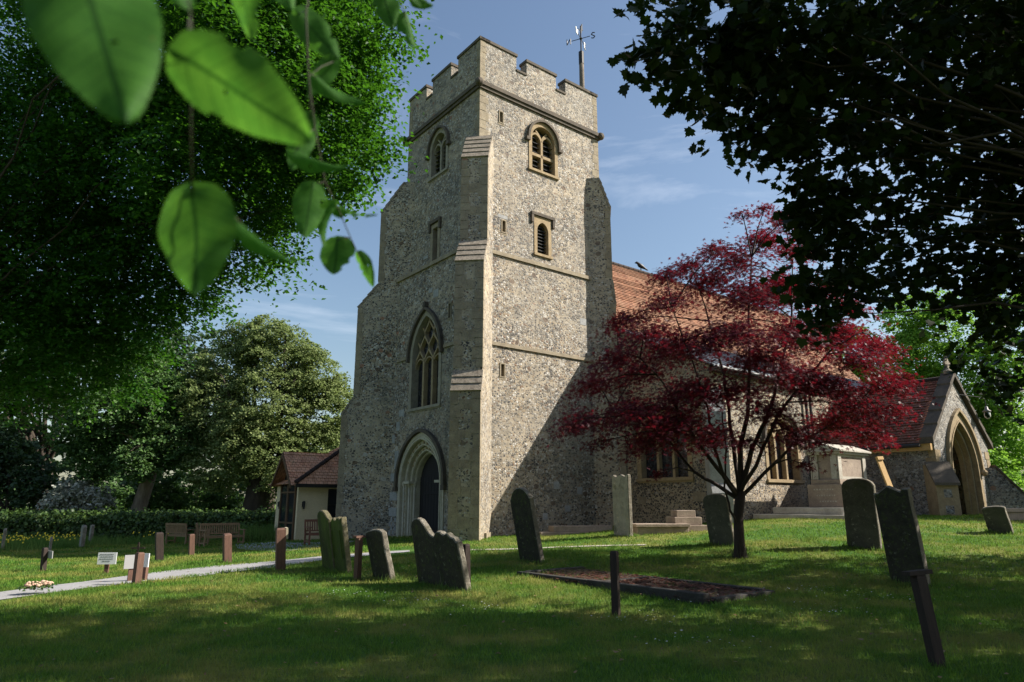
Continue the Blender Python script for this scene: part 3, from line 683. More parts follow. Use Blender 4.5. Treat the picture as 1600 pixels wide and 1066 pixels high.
b.ring([(PW/2+.2*cos(a), ZPR+.785+.2*sin(a)) for a in np.linspace(0,2*pi,17)[:-1]], [(PW/2+.14*cos(a), ZPR+.785+.14*sin(a)) for a in np.linspace(0,2*pi,17)[:-1]], mS, .085, .155)
b.build('cross', M['weather'], cg)
b = MB()
for x, sg in ((0, 1), (PW, -1)): quoins(b, mS, .5, ZPE-.3, x, sg, .4, .42, .28, .012, .45)
b.build('quoin_trim', M['dress'], porch)
for cxp, ex, p_, zc, zt_ in ((0, -R2, .62, 2.30, 3.0), (PW, R2, 1.05, 1.75, 3.0)):      # diagonal buttresses with sloping caps
    def md(a, d, z, sg=(1 if ex > 0 else -1), cxp=cxp): return (cxp+sg*R2*a+R2*d, -R2*a+sg*R2*d, z)
    bb = MB(); bb.prism([(-.35,-.2),(p_,-.2),(p_,zc),(.02,zt_),(-.35,zt_)], md, -.38, .38)
    o = bb.build('buttress', M['dress' if ex < 0 else 'flint_porch'], porch)
    k = MB(); sl_ = (zt_-zc)/(p_-.02)
    k.prism([(p_+.09, zc-.09*sl_+.0),(p_+.09, zc-.09*sl_+.10),(.0, zt_+.12),(.0, zt_+.01)], md, -.44, .44)
    k.build('weathering', M['cap'], o)
    k = MB()
    for z0_ in (1.15, 1.75):
        if z0_+.3 < zc: k.add([md(p_+e1, d1, z1) for e1 in (-.05, .012) for z1 in (z0_, z0_+.3) for d1 in (-.14, .14)], [(0,1,3,2),(4,6,7,5),(0,4,5,1),(2,3,7,6),(0,2,6,4),(1,5,7,3)])
    if k.v: k.build('flint_panel', M['flint_porch'], o)
b = MB(); b.box(-.20, .02, .05, PL, ZPE-.42, ZPE-.16); b.build('wall_plate', M['plank'], porch)
b = MB(); b.tube([(-.3, .4, ZPE-.22), (-.3, PL, ZPE-.22)], .075, 8); b.build('gutter', M['iron'], porch)
# porch lantern on a bracket
lz = 5.15
lamp = empty('hanging_lantern', (16.54+.819*3.9-.6*.0, 26.97+.574*3.9, 0), PTH, 'small glass lantern hanging from a wire bracket beside the porch gable', 'lantern')
b = MB(); b.tube([(-1.2,-.05,6.0),(0,-.35,5.95),(.45,-.4,5.9)], .018, 5); b.tube([(.45,-.4,5.9),(.45,-.4,5.55)], .014, 5); b.build('bracket', M['iron'], lamp)
b = MB(); b.lathe([(.03,0),(.06,-.03),(.07,-.14),(.16,-.2),(.15,-.24),(.02,-.24)], (.45,-.4,5.58), 10); b.build('shade', M['lampmetal'], lamp, True)
b = MB(); b.lathe([(.08,0),(.12,-.06),(.12,-.2),(.05,-.3),(.01,-.31)], (.45,-.4,5.345), 10); b.build('globe', M['lampglass'], lamp, True)

# ================================================================== PARISH ROOM (annex)
annex = empty('parish_room', (-9.56, 31.5, -.12), TH, 'low cream walled annex with a brown tiled roof and glazed gable entrance', 'building')
AW, AD, AE = 9.0, 2.9, 2.55
b = MB(); b.box(0, AW, 0, AD, -.4, AE); aw = b.build('wall', M['render'], annex)
AP = 2.65
roof_obj('roof', [((-.35,-.35,AE-.05),(AW+.35,-.35,AE-.05),(AW-2.5,AD/2,AE+AP),(3.9,AD/2,AE+AP)), ((-.35,AD+.35,AE-.05),(AW+.35,AD+.35,AE-.05),(AW-2.5,AD/2,AE+AP),(3.9,AD/2,AE+AP)), ((-.35,-.35,AE-.05),(-.35,AD+.35,AE-.05),(3.9,AD/2,AE+AP),(3.9,AD/2+.01,AE+AP))], M['tile_annex'], annex, course=.16, tw=.2)
hp = MB()
for i in range(16):
    t0, t1 = i/16, (i+1)/16; p0 = np.array((-.35,-.35,AE+.02)); p1 = np.array((3.9,AD/2,AE+AP+.06)); hp.tube([p0+(p1-p0)*t0, p0+(p1-p0)*(t1+.008)], [.10,.08], 7)
hp.build('hip_tiles', M['tile_dark'], annex)
# gabled glazed entrance facing west
GW = 1.95; gy = .12; gx = -.35
b = MB(); b.prism([(gy,AE),(gy+GW/2,AE+1.25),(gy+GW,AE)], lambda a, d, z: (d, a, z), gx+.3, 2.0); b.build('gable', M['frame_dark'], annex)
roof_obj('roof', [((gx-.15,gy-.32,AE-.12),(2.6,gy-.32,AE-.12),(2.6,gy+GW/2,AE+1.42),(gx-.15,gy+GW/2,AE+1.42)), ((gx-.15,gy+GW+.32,AE-.12),(2.6,gy+GW+.32,AE-.12),(2.6,gy+GW/2,AE+1.42),(gx-.15,gy+GW/2,AE+1.42))], M['tile_annex'], annex, course=.15, tw=.19)
b = MB()
for sg in (0, 1):
    y0 = gy-.3 if sg == 0 else gy+GW+.3
    b.prism([(y0,AE-.26),(gy+GW/2,AE+1.18),(gy+GW/2,AE+1.40),(y0,AE-.08)], lambda a, d, z: (d, a, z), gx-.19-.002*sg, gx-.14)
b.build('bargeboard', M['timber'], annex)
b = MB(); b.box(-.35,AW+.3,-.42,-.33,AE-.2,AE-.05); b.build('fascia', M['frame_dark'], annex)
dr = MB(); dr.box(gx+.25, gx+.33, gy+.1, gy+GW-.1, -.3, AE-.02); gd = dr.build('glazed_door', M['glass'], annex)
b = MB()
for y in (gy+.06, gy+GW/2-.08, gy+GW/2+.02, gy+GW-.12): b.box(gx+.2, gx+.26, y, y+.09, -.3, AE)
for z in (.75, 2.1): b.box(gx+.205, gx+.255, gy+.1, gy+GW-.1, z, z+.08)
b.prism([(gy+.2,AE+.0),(gy+GW/2,AE+.85),(gy+GW/2,AE+.72),(gy+.38,AE+.0)], lambda a, d, z: (d, a, z), gx+.2, gx+.29); b.build('door_frame', M['timber'], gd)
b = MB(); b.box(gx+.28, 0.0, gy-.13, gy+.05, -.3, AE-.02); b.box(gx+.28, 0.0, gy+GW-.05, gy+GW+.13, -.3, AE-.02); b.build('side_wall', M['render'], annex)
c = MB(); c.box(1.35, 3.3, -.3, .3, .55, 2.3); cut(aw, c)
b = MB(); b.ring([(1.33,.53),(1.33,2.32),(3.32,2.32),(3.32,.53)], [(1.42,.62),(1.42,2.23),(3.23,2.23),(3.23,.62)], mS, .04, .14); b.box(2.29,2.36,.05,.13,.6,2.25); b.box(1.4,3.25,.06,.12,1.55,1.61)
wf = b.build('window', M['frame_dark'], annex); b = MB(); b.box(1.4, 3.25, .09, .11, .6, 2.25); b.build('pane', M['glass'], wf)
for x, y in ((.18, -.03), (gx+.25, gy+GW+.2)):
    b = MB(); b.box(x-.05, x+.05, y-.12, y+.03, 1.5, 1.72); b.lathe([(.045,-.1),(.05,.25)], (x, y-.1, 1.5), 8); b.build('wall_light', M['iron'], annex)

# ================================================================== GROUND, PATHS, GRASS
def grassmat(name, dark, light, yellow, sc=1.0):
    t = NT(name); co = t.coord('Object')
    n = t.noise(co, .55*sc, 6, .65); n2 = t.noise(co, 3.1*sc, 5, .7); n3 = t.noise(co, 55, 3, .7)
    col = t.mix(t.ramp(n2, [(.3,(0,0,0)),(.7,(1,1,1))]), dark, light)
    col = t.mix(t.ramp(n, [(.46,(0,0,0)),(.62,(.85,.85,.85))]), col, yellow)
    col = t.mix(t.ramp(n3, [(.35,(.6,.6,.6)),(.6,(0,0,0))]), col, tuple(c*.4 for c in dark))
    return t.done(col, .9, t.bump(t.math('ADD', n3, n2), .8, .03), .15)
M['lawn'] = grassmat('lawn', (.04,.115,.018), (.095,.19,.032), (.27,.25,.075))
def blademat(name, a, b, yel, tr):
    t = NT(name); co = t.coord('Object'); at_ = t.new('Attribute'); at_.attribute_name = 'rnd'
    n = t.noise(co, .55, 6, .65)
    col = t.ramp(at_.outputs['Fac'], [(0, a), (1, b)])
    col = t.mix(t.ramp(n, [(.44,(0,0,0)),(.62,(.8,.8,.8))]), col, yel); col = t.mix(t.ramp(t.noise(co, 2.6, 4, .6), [(.55,(0,0,0)),(.7,(.5,.5,.5))]), col, (.16,.10,.05))
    d = t.new('BsdfDiffuse'); t.link(col, d.inputs[0]); r = t.new('BsdfTranslucent'); t.link(t.mix(.5, col, tr), r.inputs[0])
    m_ = t.new('MixShader'); m_.inputs[0].default_value = .35; t.link(d.outputs[0], m_.inputs[1]); t.link(r.outputs[0], m_.inputs[2]); t.link(m_.outputs[0], t.out.inputs[0])
    return t.m
M['blade'] = blademat('grass_blades', (.026,.085,.012), (.155,.275,.045), (.30,.27,.085), (.22,.40,.05))
M['tallblade'] = blademat('tall_grass', (.05,.12,.025), (.13,.23,.06), (.16,.24,.07), (.2,.34,.06))
def axis(lo, hi, step, ext):
    a = list(np.arange(lo, hi+step/2, step)); s = step; x = a[-1]
    while x < ext: s *= 1.35; x += s; a.append(x)
    s = step; x = a[0]
    while x > -ext: s *= 1.35; x -= s; a.insert(0, x)
    return np.array(a)
gxs, gys = axis(-26, 26, .3, 600), axis(-4, 42, .3, 600)
GX, GY = np.meshgrid(gxs, gys); GZ = g(GX, GY)
nx, ny = len(gxs), len(gys); idx = np.arange(nx*ny).reshape(ny, nx)
quads = np.stack([idx[:-1,:-1], idx[:-1,1:], idx[1:,1:], idx[1:,:-1]], -1).reshape(-1, 4)
gr = raw_mesh('ground', M['lawn'], np.stack([GX, GY, GZ], -1).reshape(-1, 3), quads.ravel(), np.full(len(quads), 4), smooth=True); tag(gr, 'mown churchyard lawn under and around the church', kind='structure')
def gpts(lst): return np.array([ghit(*p) for p in lst])
def strip(name, up, lo, mat, label, lift=.014, kind='structure'):
    A, B = gpts(up), gpts(lo); vs = []; n = 0
    for i in range(len(A)-1):
        k = max(2, int(np.linalg.norm(A[i+1]-A[i])/.3))
        for j in range(k+(i == len(A)-2)):
            t = j/k
            wob = (random.uniform(-.03, .03), random.uniform(-.03, .03))
            for s in np.linspace(0, 1, 4):
                s = s+(wob[0] if s == 0 else wob[1] if s == 1 else 0)
                p = (A[i]*(1-t)+A[i+1]*t)*(1-s)+(B[i]*(1-t)+B[i+1]*t)*s; vs.append((p[0], p[1], float(g(p[0], p[1]))+lift))
            n += 1
    fs = [(i*4+c, i*4+c+1, i*4+c+5, i*4+c+4) for i in range(n-1) for c in range(3)]
    me = bpy.data.meshes.new(name); me.from_pydata(vs, [], fs); me.materials.append(mat); o = bpy.data.objects.new(name, me); COL.objects.link(o)
    return tag(o, label, kind=kind), A, B
_, PA, PB = strip('path', [(-260,964),(0,926),(230,896),(440,876),(500,870),(560,865.5),(640,860.5)], [(-260,984),(0,938.5),(230,909),(440,886),(500,877),(560,870),(640,863)], M['path'], 'narrow pale tarmac path crossing the lawn')
strip('paving', [(366,851),(420,847.5),(560,845)], [(372,858),(436,863),(530,852)], M['path'], 'pale paved apron in front of the annex')
e_, _, _ = strip('edging', [(735,859),(870,855.2),(1010,851.5)], [(735,861),(870,856.8),(1010,853)], M['tomb_pale'], 'thin pale stone edging along the lawn by the tower', .02)
def seg_d(x, y, P):
    d = np.full(x.shape, 1e9)
    for a, b in zip(P[:-1], P[1:]):
        ab = b[:2]-a[:2]; t = np.clip(((x-a[0])*ab[0]+(y-a[1])*ab[1])/(ab@ab), 0, 1); d = np.minimum(d, np.hypot(x-a[0]-t*ab[0], y-a[1]-t*ab[1]))
    return d
PC = (PA+PB)/2; PWID = np.linalg.norm(PA-PB, axis=1).mean()/2
def grass(name, x, y, h, w, mat, label, lean=.5, base=None, parent=None):
    n = len(x); z = g(x, y) if base is None else base; a = rng.uniform(0, 2*pi, n); r = rng.uniform(.6, 1.2, n)
    hh = h*r; dx, dy = np.cos(a), np.sin(a); lx, ly = rng.normal(0, lean, n)*hh, rng.normal(0, lean, n)*hh
    V = np.empty((n, 3, 3)); V[:,0] = np.stack([x-dx*w/2, y-dy*w/2, z-.01], -1); V[:,1] = np.stack([x+dx*w/2, y+dy*w/2, z-.01], -1); V[:,2] = np.stack([x+lx, y+ly, z+hh], -1)
    rn = np.repeat(rng.uniform(0, 1, n), 3)
    o = raw_mesh(name, mat, V.reshape(-1, 3), np.arange(3*n), np.full(n, 3), parent, rn); 
    return tag(o, label, kind='stuff') if label else o
X = []; Y = []; H = []; W = []
for y0, y1, dens, h, w in ((5.8,9.5,1500,.055,.0095),(9.5,14,900,.06,.014),(14,20,420,.065,.02),(20,27,190,.065,.03),(27,36,80,.08,.05)):
    area = .80*2*(y1*y1-y0*y0)/2; n = int(area*dens)
    yy = np.sqrt(rng.uniform(y0*y0, y1*y1, n)); xx = rng.uniform(-.80, .80, n)*yy
    keep = seg_d(xx, yy, PC) > PWID*.90+rng.uniform(-.09, .06, n)
    X.append(xx[keep]); Y.append(yy[keep]); H.append(np.full(keep.sum(), h)); W.append(np.full(keep.sum(), w))
X, Y, H, W = map(np.concatenate, (X, Y, H, W))
# keep blades out of the buildings' footprints and tomb
du, dv = X-C0[0], Y-C0[1]; uu = du*UX[0]+dv*UX[1]; vv = du*VX[0]+dv*VX[1]
out = ~((uu > .2) & (vv > -5.4) & (uu > 7.3)) & ~((uu > 0) & (vv > 0))
pu = (X-16.54)*.819+(Y-26.97)*.574; pv = -(X-16.54)*.574+(Y-26.97)*.819
out &= ~((pu > 0) & (pv > 0))
grass('grass', X[out], Y[out], H[out], W[out], M['blade'], 'short mown grass blades covering the churchyard lawn')
# clumps of rank grass, clover and a few dead leaves
cx_ = rng.uniform(-.78, .78, 520); cy_ = np.sqrt(rng.uniform(36, 420, 520)); cx_ = cx_*cy_
ok_ = (seg_d(cx_, cy_, PC) > .9); cx_, cy_ = cx_[ok_], cy_[ok_]; kk_ = np.repeat(np.arange(len(cx_)), 34); rr_ = rng.normal(0, .09, (len(kk_), 2))
grass('grass_clumps', cx_[kk_]+rr_[:,0], cy_[kk_]+rr_[:,1], rng.uniform(.05, .12, len(kk_)), .004+.0011*cy_[kk_], M['tallblade'], 'coarser clumps of longer grass dotted over the lawn', .55)
n = 420; dx = rng.uniform(-.7, .75, n); dy = np.sqrt(rng.uniform(36, 300, n)); dx = dx*dy; V = []
for x, y in zip(dx, dy):
    z = float(g(x, y))+random.uniform(.03, .06); a = random.uniform(0, 6.3); r = random.uniform(.018, .04)
    V += [(x+r*cos(a+q)*f_, y+r*sin(a+q)*f_, z+random.uniform(-.012, .012)) for q, f_ in ((0,1),(1.3,.6),(pi,1),(4.5,.6))]
dl = raw_mesh('dead_leaves', leafmat('dead_leaves', [(.10,.06,.03),(.18,.11,.05),(.26,.18,.09)], (.3,.2,.1), .15), np.array(V), np.arange(4*n), np.full(n, 4), None, np.repeat(rng.uniform(0,1,n), 4)); tag(dl, 'scattered dry brown leaves lying on the lawn', kind='stuff')
# daisies
n = 420; cl = gpts([(1090,935),(1290,955),(1270,925),(1090,1005),(640,940),(560,930),(1375,935),(1000,970),(760,950)])
k = rng.integers(0, len(cl), n); wts = rng.normal(0, .38, (n, 2)); dx = cl[k,0]+wts[:,0]; dy = cl[k,1]+wts[:,1]*.9
mb_v = []; cnt = []
for x, y in zip(dx, dy):
    z = float(g(x, y))+random.uniform(.03, .06); r = random.uniform(.008, .014); a0 = random.uniform(0, 6); tx, ty = random.uniform(-.4,.4), random.uniform(-.4,.2)
    for j in range(6): mb_v.append((x+r*cos(a0+j*pi/3), y+r*sin(a0+j*pi/3), z+r*(tx*cos(a0+j*pi/3)+ty*sin(a0+j*pi/3))))
da = raw_mesh('daisies', M['white'], np.array(mb_v), np.arange(6*n), np.full(n, 6)); tag(da, 'tiny white daisies scattered in the shaded lawn', kind='stuff')
# long grass and buttercups before the hedge
def band(poly_px, n):
    P = gpts(poly_px); x0, x1 = P[:,0].min(), P[:,0].max(); y0, y1 = P[:,1].min(), P[:,1].max()
    xx = rng.uniform(x0, x1, n*3); yy = rng.uniform(y0, y1, n*3); ins = np.zeros(len(xx), bool); j = len(P)-1
    for i in range(len(P)):
        c = ((P[i,1] > yy) != (P[j,1] > yy)) & (xx < (P[j,0]-P[i,0])*(yy-P[i,1])/(P[j,1]-P[i,1]+1e-9)+P[i,0]); ins ^= c; j = i
    return xx[ins][:n], yy[ins][:n]
ax, ay = band([(-80,862),(60,861),(150,853),(300,848),(350,846),(350,836),(-80,842)], 16000)
bx, by = band([(372,849),(440,846),(450,835),(365,835)], 6000)
grass('tall_grass', np.concatenate([ax,bx]), np.concatenate([ay,by]), np.concatenate([rng.uniform(.2,.45,len(ax)),rng.uniform(.45,.9,len(bx))]), .035, M['tallblade'], 'long unmown grass along the foot of the hedge', .25)
fx, fy = band([(-20,862),(70,861),(130,853),(130,846),(-20,850)], 120); f2x, f2y = band([(205,850),(275,848),(275,843),(205,844)], 40)
fx, fy = np.concatenate([fx,f2x]), np.concatenate([fy,f2y]); n = len(fx); V = []
M['butter'] = plain('buttercup_yellow', (.75,.55,.02), .6, 0, .1)
for x, y in zip(fx, fy):
    z = float(g(x, y))+random.uniform(.3, .5); r = .026
    V += [(x-r,y,z-r),(x+r,y,z-r),(x+r,y+r,z+r),(x-r,y+r,z+r)]
bc = raw_mesh('buttercups', M['butter'], np.array(V), np.arange(4*n), np.full(n, 4)); tag(bc, 'yellow buttercups flowering in the long grass by the hedge', kind='stuff')

# ================================================================== HEADSTONES AND GRAVE FURNITURE
PROF = {
 'double_l': [(0,.93),(.1,.975),(.28,1.0),(.5,.99),(.7,.94),(.86,.875),(1,.835)],
 'double_r': [(0,.80),(.1,.83),(.2,.86),(.28,.855),(.36,.82),(.45,.815),(.55,.85),(.64,.865),(.72,.84),(.8,.82),(.9,.85),(1,.855)],
 'ogee': [(0,.90),(.06,.955),(.16,.99),(.3,1),(.42,.975),(.55,.90),(.68,.80),(.8,.735),(.92,.715),(1,.71)],
 'scallop': [(0,.90),(.08,.96),(.2,1),(.34,.985),(.42,.95),(.5,.935),(.57,.955),(.64,.95),(.72,.90),(.8,.88),(.87,.87),(.93,.81),(1,.80)],
 'flat': [(0,.92),(.08,.97),(.3,.995),(.6,1),(.85,.985),(.95,.955),(1,.93)],
 'round': [(0,.855),(.05,.86),(.07,.89),(.16,.94),(.28,.98),(.42,1),(.58,1),(.72,.98),(.84,.94),(.93,.89),(.95,.86),(1,.855)],
 'points': [(0,.975),(.06,1),(.13,.985),(.2,.965),(.32,.972),(.45,.99),(.52,1.0),(.6,.99),(.74,.965),(.82,.968),(.9,.995),(.95,1),(1,.985)],
 'arch': [(0,.90),(.07,.95),(.2,.985),(.38,1),(.62,1),(.8,.985),(.93,.95),(1,.90)],
 'peak': [(0,.925),(.06,.935),(.12,.93),(.42,1.0),(.72,.945),(.78,.935),(.82,.965),(1,.96)],
}
def slab(mb, prof, w, h, t, y0=0, x0=0, rough=.008):
    top = [(y0+w/2-w*a, h*b) for a, b in PROF[prof]]; n = len(top)
    poly = [(y0+w/2, -.45)]+[(y0+w/2+random.uniform(-rough, rough), h*PROF[prof][0][1]*k) for k in (.3,.6,.85)]+top+[(y0-w/2+random.uniform(-rough, rough), h*PROF[prof][-1][1]*k) for k in (.85,.6,.3)]+[(y0-w/2, -.45)]
    c = [(y0+(y-y0)*.965, z-.018 if z > 0 else z) for y, z in poly]; m = lambda a, d, z: (x0+d, a, z); N = len(poly); b = .02
    vs = [m(a,-t/2,z) for a,z in c]+[m(a,-t/2+b,z) for a,z in poly]+[m(a,t/2-b,z) for a,z in poly]+[m(a,t/2,z) for a,z in c]
    fs = [tuple(range(N)), tuple(range(4*N-1, 3*N-1, -1))]
    for r in range(3): fs += [(r*N+i, r*N+(i+1) % N, (r+1)*N+(i+1) % N, (r+1)*N+i) for i in range(N)]
    mb.add(vs, fs)
GT = []
def grave(px, py, w, h, t, prof, lu, lv, mat, label, group='old headstones in the churchyard', shift=0, inset=True, turn=0):
    x, y, z = ghit(px, py); x += VX[0]*shift; y += VX[1]*shift
    e = empty('headstone', (x, y, float(g(x, y))-.02), TH+turn, label, 'headstone', group); e.rotation_mode = 'XYZ'; e.rotation_euler = (radians(lv), radians(lu), TH+turn)
    GT.append((x, y, w/2, .1, 230))
    b = MB()
    if prof == 'double': slab(b, 'double_l', w*.5, h, t, w*.25, .0); slab(b, 'double_r', w*.5, h, t*.95, -w*.25-.002, .035)
    else: slab(b, prof, w, h, t)
    st_ = b.build('stone', M[mat], e); st_.data.materials.append(M['grave_edge_green' if mat == 'grave_green' else 'grave_edge'])
    for f_ in st_.data.polygons:
        if abs(f_.normal.x) < .85: f_.material_index = 1  # edges and tops coloured paler as if sunlit, besides their lichen
    if inset:      # worn incised panel border
        k = MB()
        for yy, ww in (((w*.25,w*.36),(-w*.25,w*.36)) if prof == 'double' else ((0,w*.74),)):
            hw = ww/2; zt = h*.66
            for a, b_, c_, d_ in ((yy-hw,yy-hw+.014,.22*h,zt),(yy+hw-.014,yy+hw,.22*h,zt)): k.box(-t/2-.004,-t/2+.02,a,b_,c_,d_)
        k.build('border', M[mat], st_)
    return e
grave(526, 892, 1.22, 1.36, .13, 'double', -9, -3, 'grave_green', 'mossy green double headstone with scalloped tops by a red post')
grave(601, 905, .74, 1.02, .12, 'flat', -13, -4, 'grave_dark', 'small dark headstone with a lichen-white edge leaning between two bigger stones')
grave(676, 914, .86, 1.27, .12, 'ogee', -9, -3, 'grave_dark', 'dark headstone with a tall hump sweeping down to one side')
grave(714, 921, .80, 1.07, .12, 'scallop', -12, -4, 'grave_dark', 'lower dark headstone with scalloped top touching the humped stone')
grave(832, 878, .80, 1.80, .13, 'round', -10, -3, 'grave_dark', 'tall leaning dark headstone with a rounded shouldered top')
grave(974, 838, .95, 1.98, .13, 'points', 0, 0, 'grave_pale', 'tall pale lichened headstone with three small points in the sunlight', turn=radians(-14))
grave(1130, 852, .80, 1.42, .11, 'arch', -7, -2, 'grave_grey', 'grey round-topped headstone just behind the red maple trunk')
grave(1351, 857, .84, 1.78, .13, 'arch', -1, 1, 'grave_grey', 'broad grey headstone with an arched top in front of the chest tomb')
grave(1424, 913, .66, 1.85, .16, 'peak', -6, -2, 'grave_dark', 'tall black-shaded headstone with a peaked top leaning in deep shade')
grave(1565, 833, .60, .80, .12, 'flat', -14, -4, 'grave_grey', 'small leaning headstone beside the porch buttress')
grave(127, 856, .66, .95, .14, 'arch', 0, 2, 'grave_pale', 'slim pale headstone before the hedge, taller of the pair', 'small pale headstones before the hedge')
grave(140, 850, .5, .88, .12, 'arch', 2, -4, 'grave_pale', 'slim headstone before the hedge, shorter of the pair and tilted', 'small pale headstones before the hedge')
grave(3, 861, .4, .9, .10, 'arch', 0, 0, 'grave_pale', 'narrow pale headstone among buttercups, alone at the end of the hedge', 'small pale headstones before the hedge')
grave(77, 865, .22, .62, .08, 'arch', 0, 0, 'grave_pale', 'tiny pale marker stone behind the grey notice post', 'small pale headstones before the hedge', inset=False)
# kerbed grave plot
k0 = xy(-5.6, -14.3)
e = empty('kerbed_grave', (k0[0], k0[1], 0), TH, 'long low dark stone kerb round a grave bed strewn with red maple leaves', 'grave plot')
b = MB()
def kz(u, v): p = xy(-5.6+u, -14.3+v); return float(g(*p))
b.box(-.09,.09,0,2.6,-.1,.17); b.box(-.06,.10,2.62,4.7,-.1,.16); b.box(.095,1.75,-.10,.06,-.1,.10); b.box(1.6,1.75,.065,3.9,-.1,.12); b.box(.105,1.75,4.5,4.66,-.1,.17); b.box(.095,1.58,2.5,2.62,-.1,.13)
b.build('kerb', M['kerb'], e, bevel=.012)
b = MB(); b.add([(.08,.05,.06),(1.65,.05,.07),(1.65,4.52,.14),(.08,4.52,.11)], [(0,1,2,3)]); bed = b.build('grave_bed', M['litter'], e)
n = 1500; lx = rng.uniform(-.1, 1.75, n); ly = rng.uniform(-.1, 4.6, n); lz = .075+.01*lx/2+.045*ly/4.5+rng.uniform(.0, .02, n)
V = []
for x, y, z in zip(lx, ly, lz):
    a = random.uniform(0, 6.3); r = random.uniform(.025, .05)
    V += [(x+r*cos(a+q), y+r*sin(a+q), z+random.uniform(-.01, .015)) for q in (0, 1.3, pi, 4.5)]
lt = raw_mesh('fallen_leaves', leafmat('fallen_red_leaves', [(.05,.02,.015),(.09,.03,.022),(.13,.055,.035)], (.3,.08,.04), .15), np.array(V), np.arange(4*n), np.full(n, 4), e, np.repeat(rng.uniform(0,1,n), 4)); lt['kind'] = 'stuff'
# timber posts
TUFT = []
def post(px, py, w, h, lx, ly, mat, label, cap=None, turn=0, d=None, group='wooden stakes in the lawn'):
    x, y, z = ghit(px, py); TUFT.append((x, y, w*.8, w*.8, 40)); e = empty('wooden_post', (x, y, z-.01), 0, label, 'post', group); e.rotation_euler = (radians(ly), radians(lx), TH+turn)
    b = MB(); d = d or w; b.add([(sx*w/2, sy*d/2, zz) for zz in (-.3, h-.03) for sx, sy in ((-1,-1),(1,-1),(1,1),(-1,1))]+[(sx*w/2*.8, sy*d/2*.8, h) for sx, sy in ((-1,-1),(1,-1),(1,1),(-1,1))],
      [(0,3,2,1)]+[(k*4+i, k*4+(i+1) % 4, k*4+4+(i+1) % 4, k*4+4+i) for k in (0,1) for i in range(4)]+[(8,9,10,11)])
    b.build('shaft', M[mat], e)
    if cap == 'plaque': k = MB(); k.box(w/2+.002, w/2+.05, -.09, .15, h-.24, h-.0); k.build('plaque', M['plaque'], e)
    if cap == 'bar': k = MB(); k.box(-.13, .13, -.06, .06, h, h+.04); k.build('cap', M[mat], e)
    if cap == 'board': k = MB(); k.box(w/2+.003, w/2+.02, -.26, .22, h-.27, h-.08); k.build('board', M['grey_board'], e)
    return e
post(963, 963, .10, .90, 0, 0, 'post_dark', 'dark stake with a chamfered top standing in front of the kerbed grave', turn=.4)
post(1466, 1042, .105, .86, -4, -3, 'post_dark', 'nearest leaning black stake with a flat bar across its top', 'bar', turn=-.5)
post(438, 891, .20, .93, -4, 3, 'post', 'thick red-brown post with a small cream plaque on its side', 'plaque', turn=-.2)
post(355, 880, .19, .78, -7, 6, 'post', 'red-brown leaning post in front of the long bench')
post(299, 868, .16, .70, -5, 3, 'post', 'slimmer brown post in front of the slatted bench')
post(249, 877, .20, .84, -7, 4, 'post_dark', 'dark leaning post beyond the end of the benches')
post(67, 893, .11, .62, -4, 2, 'post_dark', 'dark stake with a grey board fixed behind it near the buttercups', 'board', turn=.4)
post(213, 913, .13, .62, 0, 0, 'post', 'red-brown stake at the path edge in front of two white boards', turn=.3)
post(558, 906, .11, .82, 0, 0, 'post', 'red-brown stake at the right edge of the mossy double headstone', 'bar', turn=.3)
post(729, 922, .11, .80, -4, 2, 'post_dark', 'dark stake pressed against the scalloped headstone', turn=.1)
def tufts():
    X_, Y_, H_ = [], [], []
    for x, y, a, b_, n in GT+TUFT:
        for _ in range(n):
            q = random.uniform(0, 2*pi); r = random.uniform(.95, 1.35); vv_, uu_ = a*cos(q)*r, (b_+.06)*sin(q)*r*1.3
            X_.append(x+uu_*UX[0]+vv_*VX[0]); Y_.append(y+uu_*UX[1]+vv_*VX[1]); H_.append(random.uniform(.05, .15))
    X_, Y_, H_ = map(np.array, (X_, Y_, H_))
    grass('grass_tufts', X_, Y_, H_, .006+.0008*Y_, M['tallblade'], 'longer grass left growing around the feet of the headstones and posts', .35)
def board(px, py, w, h, zb, mat, label, rz, postmat='post', lines=True, legs=True):
    x, y, z = ghit(px, py); e = empty('memorial_board', (x, y, z), rz, label, 'sign', 'small boards on the lawn'); b = MB(); b.box(-w/2, w/2, 0, .02, zb, zb+h); bo = b.build('board', M[mat], e)
    if lines:
        k = MB()
        for i in range(4):
            a = w*(.40-.05*(i % 2)-(.12 if i == 3 else 0)); x0 = -a
            while x0 < a-.02:
                l = random.uniform(.015, .045); zz = zb+h*(.80-.19*i); k.box(x0, min(x0+l, a), -.004, .001, zz, zz+.018); x0 += l+.012
        k.build('lettering', M['ink'], bo)
    if legs: k = MB(); k.box(-.045, .045, .022, .09, -.2, zb+h*.4); k.build('stake', M[postmat], e)
    return e
board(164, 897, .42, .27, .22, 'white', 'white lettered notice board on a short red stake', radians(8))
board(203, 909, .30, .28, .26, 'grey_board', 'grey board turned away beside the stake at the path', radians(38), lines=False)
board(222, 908, .22, .28, .28, 'white', 'small white board behind the stake at the path', radians(-20), lines=False)
x, y, z = ghit(212, 890); e = empty('wooden_cross', (x, y, z), .1, 'thin dark wooden grave cross behind the white boards', 'grave cross')
b = MB(); b.box(-.02, .02, -.015, .015, -.2, .66); b.box(-.16, .16, -.0145, .0145, .50, .535); b.build('cross', M['post_dark'], e)
tufts()
